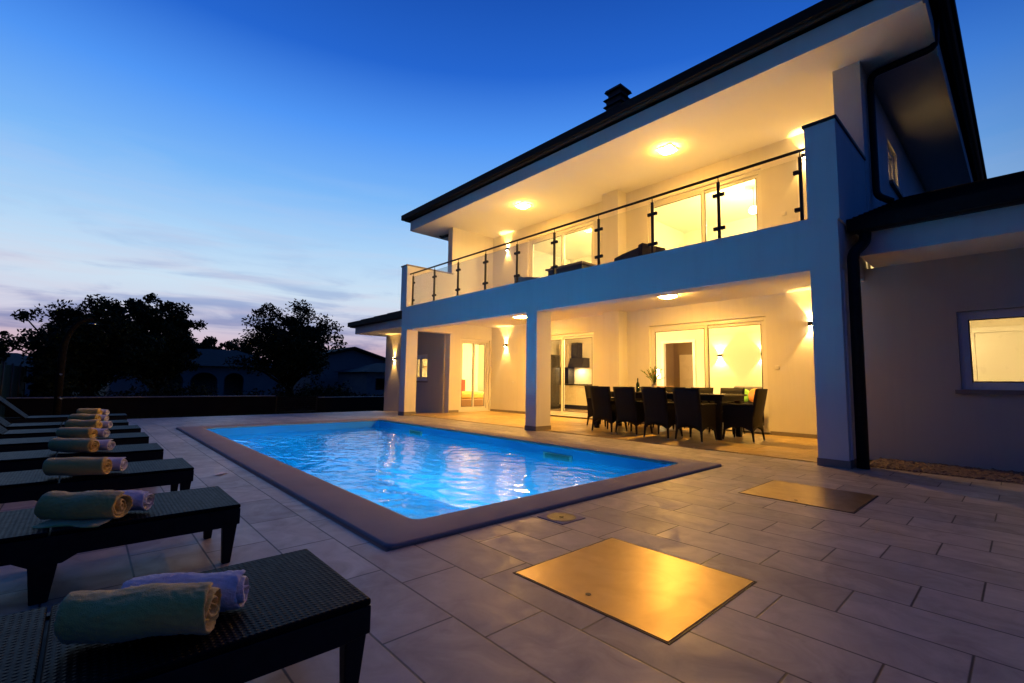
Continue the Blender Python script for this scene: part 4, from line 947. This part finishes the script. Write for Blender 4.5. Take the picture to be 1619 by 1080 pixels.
for i in range(8):
    l = lg0 if i == 0 else copy_tree(lg0)
    l.location = (lx[i]-.295, ly[i]-.69, 0); l.rotation_euler = (0, 0, 0)
    l['label'] = {0: 'black woven sun lounger nearest the camera at the bottom left of the photo', 7: 'black woven sun lounger farthest from the camera, last of the row'}.get(i, ords[i]+' black woven sun lounger counted from the camera')
    (ax, ay), (bx, by_) = ends[i]
    on = {0: 'on the lounger nearest the camera', 7: 'on the farthest lounger of the row'}.get(i, 'on the '+ords[i]+' lounger from the camera')
    towel((ax, ay), (bx, by_), .072 if i else .070, tow_y, 'rolled yellow towel lying '+on, 'rolled yellow towels', 20+i, flap=(i == 1))
    d = (Vector((bx, by_))-Vector((ax, ay))).normalized(); pv = Vector((d.y, -d.x))
    if pv.x > 0: pv = -pv
    w0 = Vector((ax, ay))+pv*.135-d*.035
    towel((w0.x, w0.y), (w0.x+d.x*.31, w0.y+d.y*.31), .058, tow_w, 'rolled white towel behind the yellow one '+on, 'rolled white towels', 50+i)
random.seed(11)

# ------------------------------------------------------------------ solar shower and screen fence at the far left
sh = thing('garden_shower', 'dark curved outdoor shower post at the far end of the loungers', 'shower', (-15, -.45, terr(-15)))
pts = [(-15, -.45, terr(-15)), (-15, -.45, 1.5)] + [(-15, -.45+.42*(1-math.cos(R(a))), 1.5+.86*math.sin(R(a))) for a in range(15, 100, 12)]
MB().tube(pts, [.07, .07]+[.066-.004*i for i in range(len(pts)-2)], 16).build('post', bark_m, sh)
MB().lathe([(.05, .02), (.09, 0), (0, 0)], (-15, .02, 2.26)).build('shower_head', steel, sh)
MB().tube([(-14.92, -.45, 1.05), (-14.84, -.43, 1.05)], .02, 10).build('tap', steel, sh)
MB().tube([(-14.92, -.45, .52), (-14.86, -.42, .52), (-14.86, -.38, .48)], .015, 10).build('foot_tap', steel, sh)
MB().tube([(-15, -.45, terr(-15)), (-15, -.45, terr(-15)+.03)], .16, 20).build('base', dark_metal, sh)
fc = thing('screen_fence', 'green screen fence behind the head ends of the loungers', 'fence', (-18, -1.75, -.4))
x = -26.0
while x < -8:
    zt_ = 1.33; g0 = terr(x)
    MB().tube([(x, -1.75, g0), (x, -1.75, zt_+.06)], .035, 10).build('post', dark_metal, fc)
    k = MB(); n = 10
    for i in range(n):
        a, b = x+.04+2.17*i/n, x+.04+2.17*(i+1)/n; o1, o2 = .03*math.sin(i*1.9), .03*math.sin((i+1)*1.9)
        k.add([(a, -1.78+o1, terr(a)), (b, -1.78+o2, terr(b)), (b, -1.78+o2, zt_), (a, -1.78+o1, zt_), (a, -1.765+o1, terr(a)), (b, -1.765+o2, terr(b)), (b, -1.765+o2, zt_), (a, -1.765+o1, zt_)], [(0, 1, 2, 3), (5, 4, 7, 6), (3, 2, 6, 7)])
    k.build('screen_panel', fence_m, fc); x += 2.25

# ------------------------------------------------------------------ garden wall, gate, neighbours
gw = thing('garden_wall', 'dark garden wall with its sky-lit top painted pale behind the pool, left of the slatted gate', 'wall', (-21, 0, -.5))
MB().box(-21.15, -21, -14, 5.86, -.7, .30).build('wall', garden_wall_m, gw); MB().box(-21.2, -20.95, -14, 5.86, .30, .335).build('cap', lit_top_m, gw)  # the pale strip draws the wall's sky-lit top
gw = thing('garden_wall', 'dark garden wall with its sky-lit top painted pale right of the slatted gate', 'wall', (-21, 11, -.5))
MB().box(-21.15, -21, 7.6, 24, -.7, .22).build('wall', garden_wall_m, gw); MB().box(-21.2, -20.95, 7.6, 24, .22, .25).build('cap', lit_top_m, gw)
gt = thing('slatted_gate', 'low dark gate of horizontal slats in the garden wall', 'gate', (-21, 6.7, -.5))
for i in range(8): MB().box(-21.06, -21.02, 5.93, 7.53, -.42+i*.09, -.355+i*.09).build('slat', garden_wall_m, gt)
for y in (5.88, 7.53): MB().box(-21.1, -20.98, y, y+.05, -.6, .3).build('post', dark_metal, gt)
def nhouse(x, y0, y1, zb, zt, depth, label, arches=(), ridge=1.5, wins=(), axis_gable=False, name='neighbour_house'):
    t = thing(name, label, 'house', (x, (y0+y1)/2, zb))
    k = MB(); k.wall('X', x-.3, x, y0, y1, zb, zt, [(a, b, zb, c) for a, b, c in arches]+[w for w in wins]); k.box(x-depth, x-.3, y0, y0+.3, zb, zt); k.box(x-depth, x-.3, y1-.3, y1, zb, zt); k.box(x-depth-.3, x-depth, y0, y1, zb, zt)
    k.box(x-2.4, x-2.2, y0+.3, y1-.3, zb, zt)
    for a, b, c in arches: # arch spandrels
        r = (b-a)/2; m_ = (a+b)/2
        for s in (-1, 1):
            pl = [(m_+s*r, c)]+[(m_+s*r*math.cos(R(q)), c-r*.8+r*.8*math.sin(R(q))) for q in range(0, 91, 10)]
            k.prism(pl, 'X', x-.28, x-.01)
    k.build('wall', neigh_m, t)
    k = MB(); o = .5; xm = x-depth/2; ym = (y0+y1)/2
    if axis_gable:
        k.prism([(y0-o, zt-.1), (ym, zt+ridge), (y1+o, zt-.1), (y1+o, zt+.12), (ym, zt+ridge+.22), (y0-o, zt+.12)], 'X', x-depth-o, x+o)
        g_ = MB().prism([(y0, zt), (y1, zt), (ym, zt+ridge*.9)], 'X', x-.2, x-.01); g_.build('gable', neigh_m, t)
    else:
        w = depth/2+o
        k.add([(x+o, y0-o, zt), (x+o, y1+o, zt), (x-depth-o, y1+o, zt), (x-depth-o, y0-o, zt), (xm, y0-o+w*.8, zt+ridge), (xm, y1+o-w*.8, zt+ridge)], [(0, 1, 5, 4), (1, 2, 5), (2, 3, 4, 5), (3, 0, 4), (0, 3, 2, 1)])
    k.build('roof', tile_roof, t); return t
nhouse(-42, 1.2, 12.6, -1.2, 1.95, 8, 'single-storey neighbour house with three arches behind the trees', arches=[(3.7, 5.3, 1.45), (5.75, 7.5, 1.45), (7.95, 9.3, 1.45)], ridge=1.5)
nhouse(-46, 15.8, 24.0, -1.2, 3.0, 9, 'neighbour house with a low gable behind the right tree', ridge=1.2, axis_gable=True, wins=[(19.5, 20.6, .3, 1.5)])
nhouse(-38, 17.8, 26.0, -1.2, 1.75, 6, 'low neighbour house with a hipped roof and white shutters beside the left wing', ridge=.9, wins=[(18.6, 19.6, .2, 1.2)])
nhouse(-44, -10.0, -1.0, -1.2, 1.6, 7, 'low neighbour house at the left edge behind the screen fence', ridge=1.0)

# ------------------------------------------------------------------ trees
def leaf_cloud(k, c, rad, n, s0, s1):
    for _ in range(n):
        d = Vector((random.gauss(0, 1), random.gauss(0, 1), random.gauss(0, 1))).normalized()*(random.random()**.45)
        p = Vector((c[0]+d.x*rad[0], c[1]+d.y*rad[1], c[2]+d.z*rad[2])); s = random.uniform(s0, s1)
        a = Vector((random.uniform(-1, 1), random.uniform(-1, 1), random.uniform(-1, 1))).normalized(); b = a.orthogonal().normalized()
        if random.random() < .5: b = a.cross(b)
        k.add([p-a*s, p-b*s*.5, p+a*s, p+b*s*.5], [(0, 1, 2, 3)])
def tree(name, label, x, y, zb, h, wx, wy, trunk_h, m=None, clumps=70, leaves=110, leaf=.09, group='trees beyond the garden wall', low=.25):
    t = thing(name, label, 'tree', (x, y, zb), 0, group)
    tk = MB(); r0 = .045*h
    top = Vector((x, y, zb+trunk_h)); tk.tube([(x, y, zb-.1), (x+.05, y+.03, zb+trunk_h*.5), top, top+Vector((0, .1, h*.25))], [r0, r0*.8, r0*.65, r0*.3], 10)
    cr = MB(); cz = zb+trunk_h+(h-trunk_h)*.46; rz = (h-trunk_h)*.56
    pts = []
    for i in range(clumps):
        th = random.uniform(0, 6.283); ph = math.acos(random.uniform(-.75, 1)); rr_ = random.uniform(.5, .88)
        lump = 1+.13*math.sin(3*th+x)+.10*math.sin(5*th+2*ph)+random.uniform(-.08, .08)
        p = Vector((x+wx*.5*rr_*lump*math.sin(ph)*math.cos(th), y+wy*.5*rr_*lump*math.sin(ph)*math.sin(th), cz+rz*rr_*lump*math.cos(ph)*.92)); pts.append(p)
    for p in pts:
        rc = random.uniform(.28, .55)*min(wy, 6)/4.6
        leaf_cloud(cr, p, (rc, rc, rc*.72), leaves, leaf*.6, leaf*1.2)
    leaf_cloud(cr, (x, y, cz-.1*rz), (wx*.36, wy*.36, rz*.62), clumps*22, leaf, leaf*1.6)
    for p in random.sample(pts, min(22, len(pts))):
        m1 = top.lerp(p, .5)+Vector((0, 0, .12*random.random())); tk.tube([top-Vector((0, 0, random.uniform(0, .3)*trunk_h)), m1, p], [r0*.35, r0*.2, .02], 6)
    tk.build('trunk', bark_m, t); cr.build('crown', m or leaf_m, t, weld=False); return t
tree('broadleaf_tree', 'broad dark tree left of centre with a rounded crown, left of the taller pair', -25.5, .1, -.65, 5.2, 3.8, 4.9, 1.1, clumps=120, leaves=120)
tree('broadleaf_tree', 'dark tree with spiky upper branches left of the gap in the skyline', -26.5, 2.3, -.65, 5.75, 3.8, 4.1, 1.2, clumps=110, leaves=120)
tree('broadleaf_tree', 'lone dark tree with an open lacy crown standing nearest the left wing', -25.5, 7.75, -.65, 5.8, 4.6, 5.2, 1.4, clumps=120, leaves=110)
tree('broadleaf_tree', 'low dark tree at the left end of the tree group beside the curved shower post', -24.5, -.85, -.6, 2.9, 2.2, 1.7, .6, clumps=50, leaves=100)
tree('distant_tree', 'small far tree in the gap, left one of two', -58, 9.4, -1, 6.9, 4, 4.0, 2.4, clumps=50, leaves=70, leaf=.16)
tree('distant_tree', 'small far tree in the gap, right one of two', -60, 12.6, -1, 6.7, 4.5, 4.5, 2.3, clumps=50, leaves=70, leaf=.16)
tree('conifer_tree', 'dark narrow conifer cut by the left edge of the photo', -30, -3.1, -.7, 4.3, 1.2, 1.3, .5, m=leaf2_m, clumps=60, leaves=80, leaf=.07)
k = MB()
for i in range(150):
    y = -3+17.5*random.random(); h_ = random.uniform(.7, 1.5)*(1.0 if y < 4.5 or y > 6 else .75)
    if 4 < y < 5.2: h_ *= .55
    if y > 10.5: h_ *= .62
    leaf_cloud(k, (-23.2-random.uniform(0, 1.6), y, -.5+h_*.5), (.5, .5, h_*.55), 130, .05, .10)
tag(k.build('shrubbery', leaf2_m, weld=False), 'dense dark shrubs growing behind the garden wall', 'shrubs', kind='stuff')
k = MB()
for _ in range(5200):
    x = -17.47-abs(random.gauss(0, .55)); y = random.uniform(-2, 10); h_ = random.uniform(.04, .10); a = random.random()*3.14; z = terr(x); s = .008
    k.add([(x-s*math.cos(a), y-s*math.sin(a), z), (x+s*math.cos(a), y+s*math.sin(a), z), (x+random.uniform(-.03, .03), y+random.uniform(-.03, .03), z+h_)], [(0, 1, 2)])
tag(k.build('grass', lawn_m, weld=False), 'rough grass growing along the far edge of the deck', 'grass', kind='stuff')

for o in bpy.data.objects:
    for kx in ('_world', '_loc'):
        if kx in o: del o[kx]
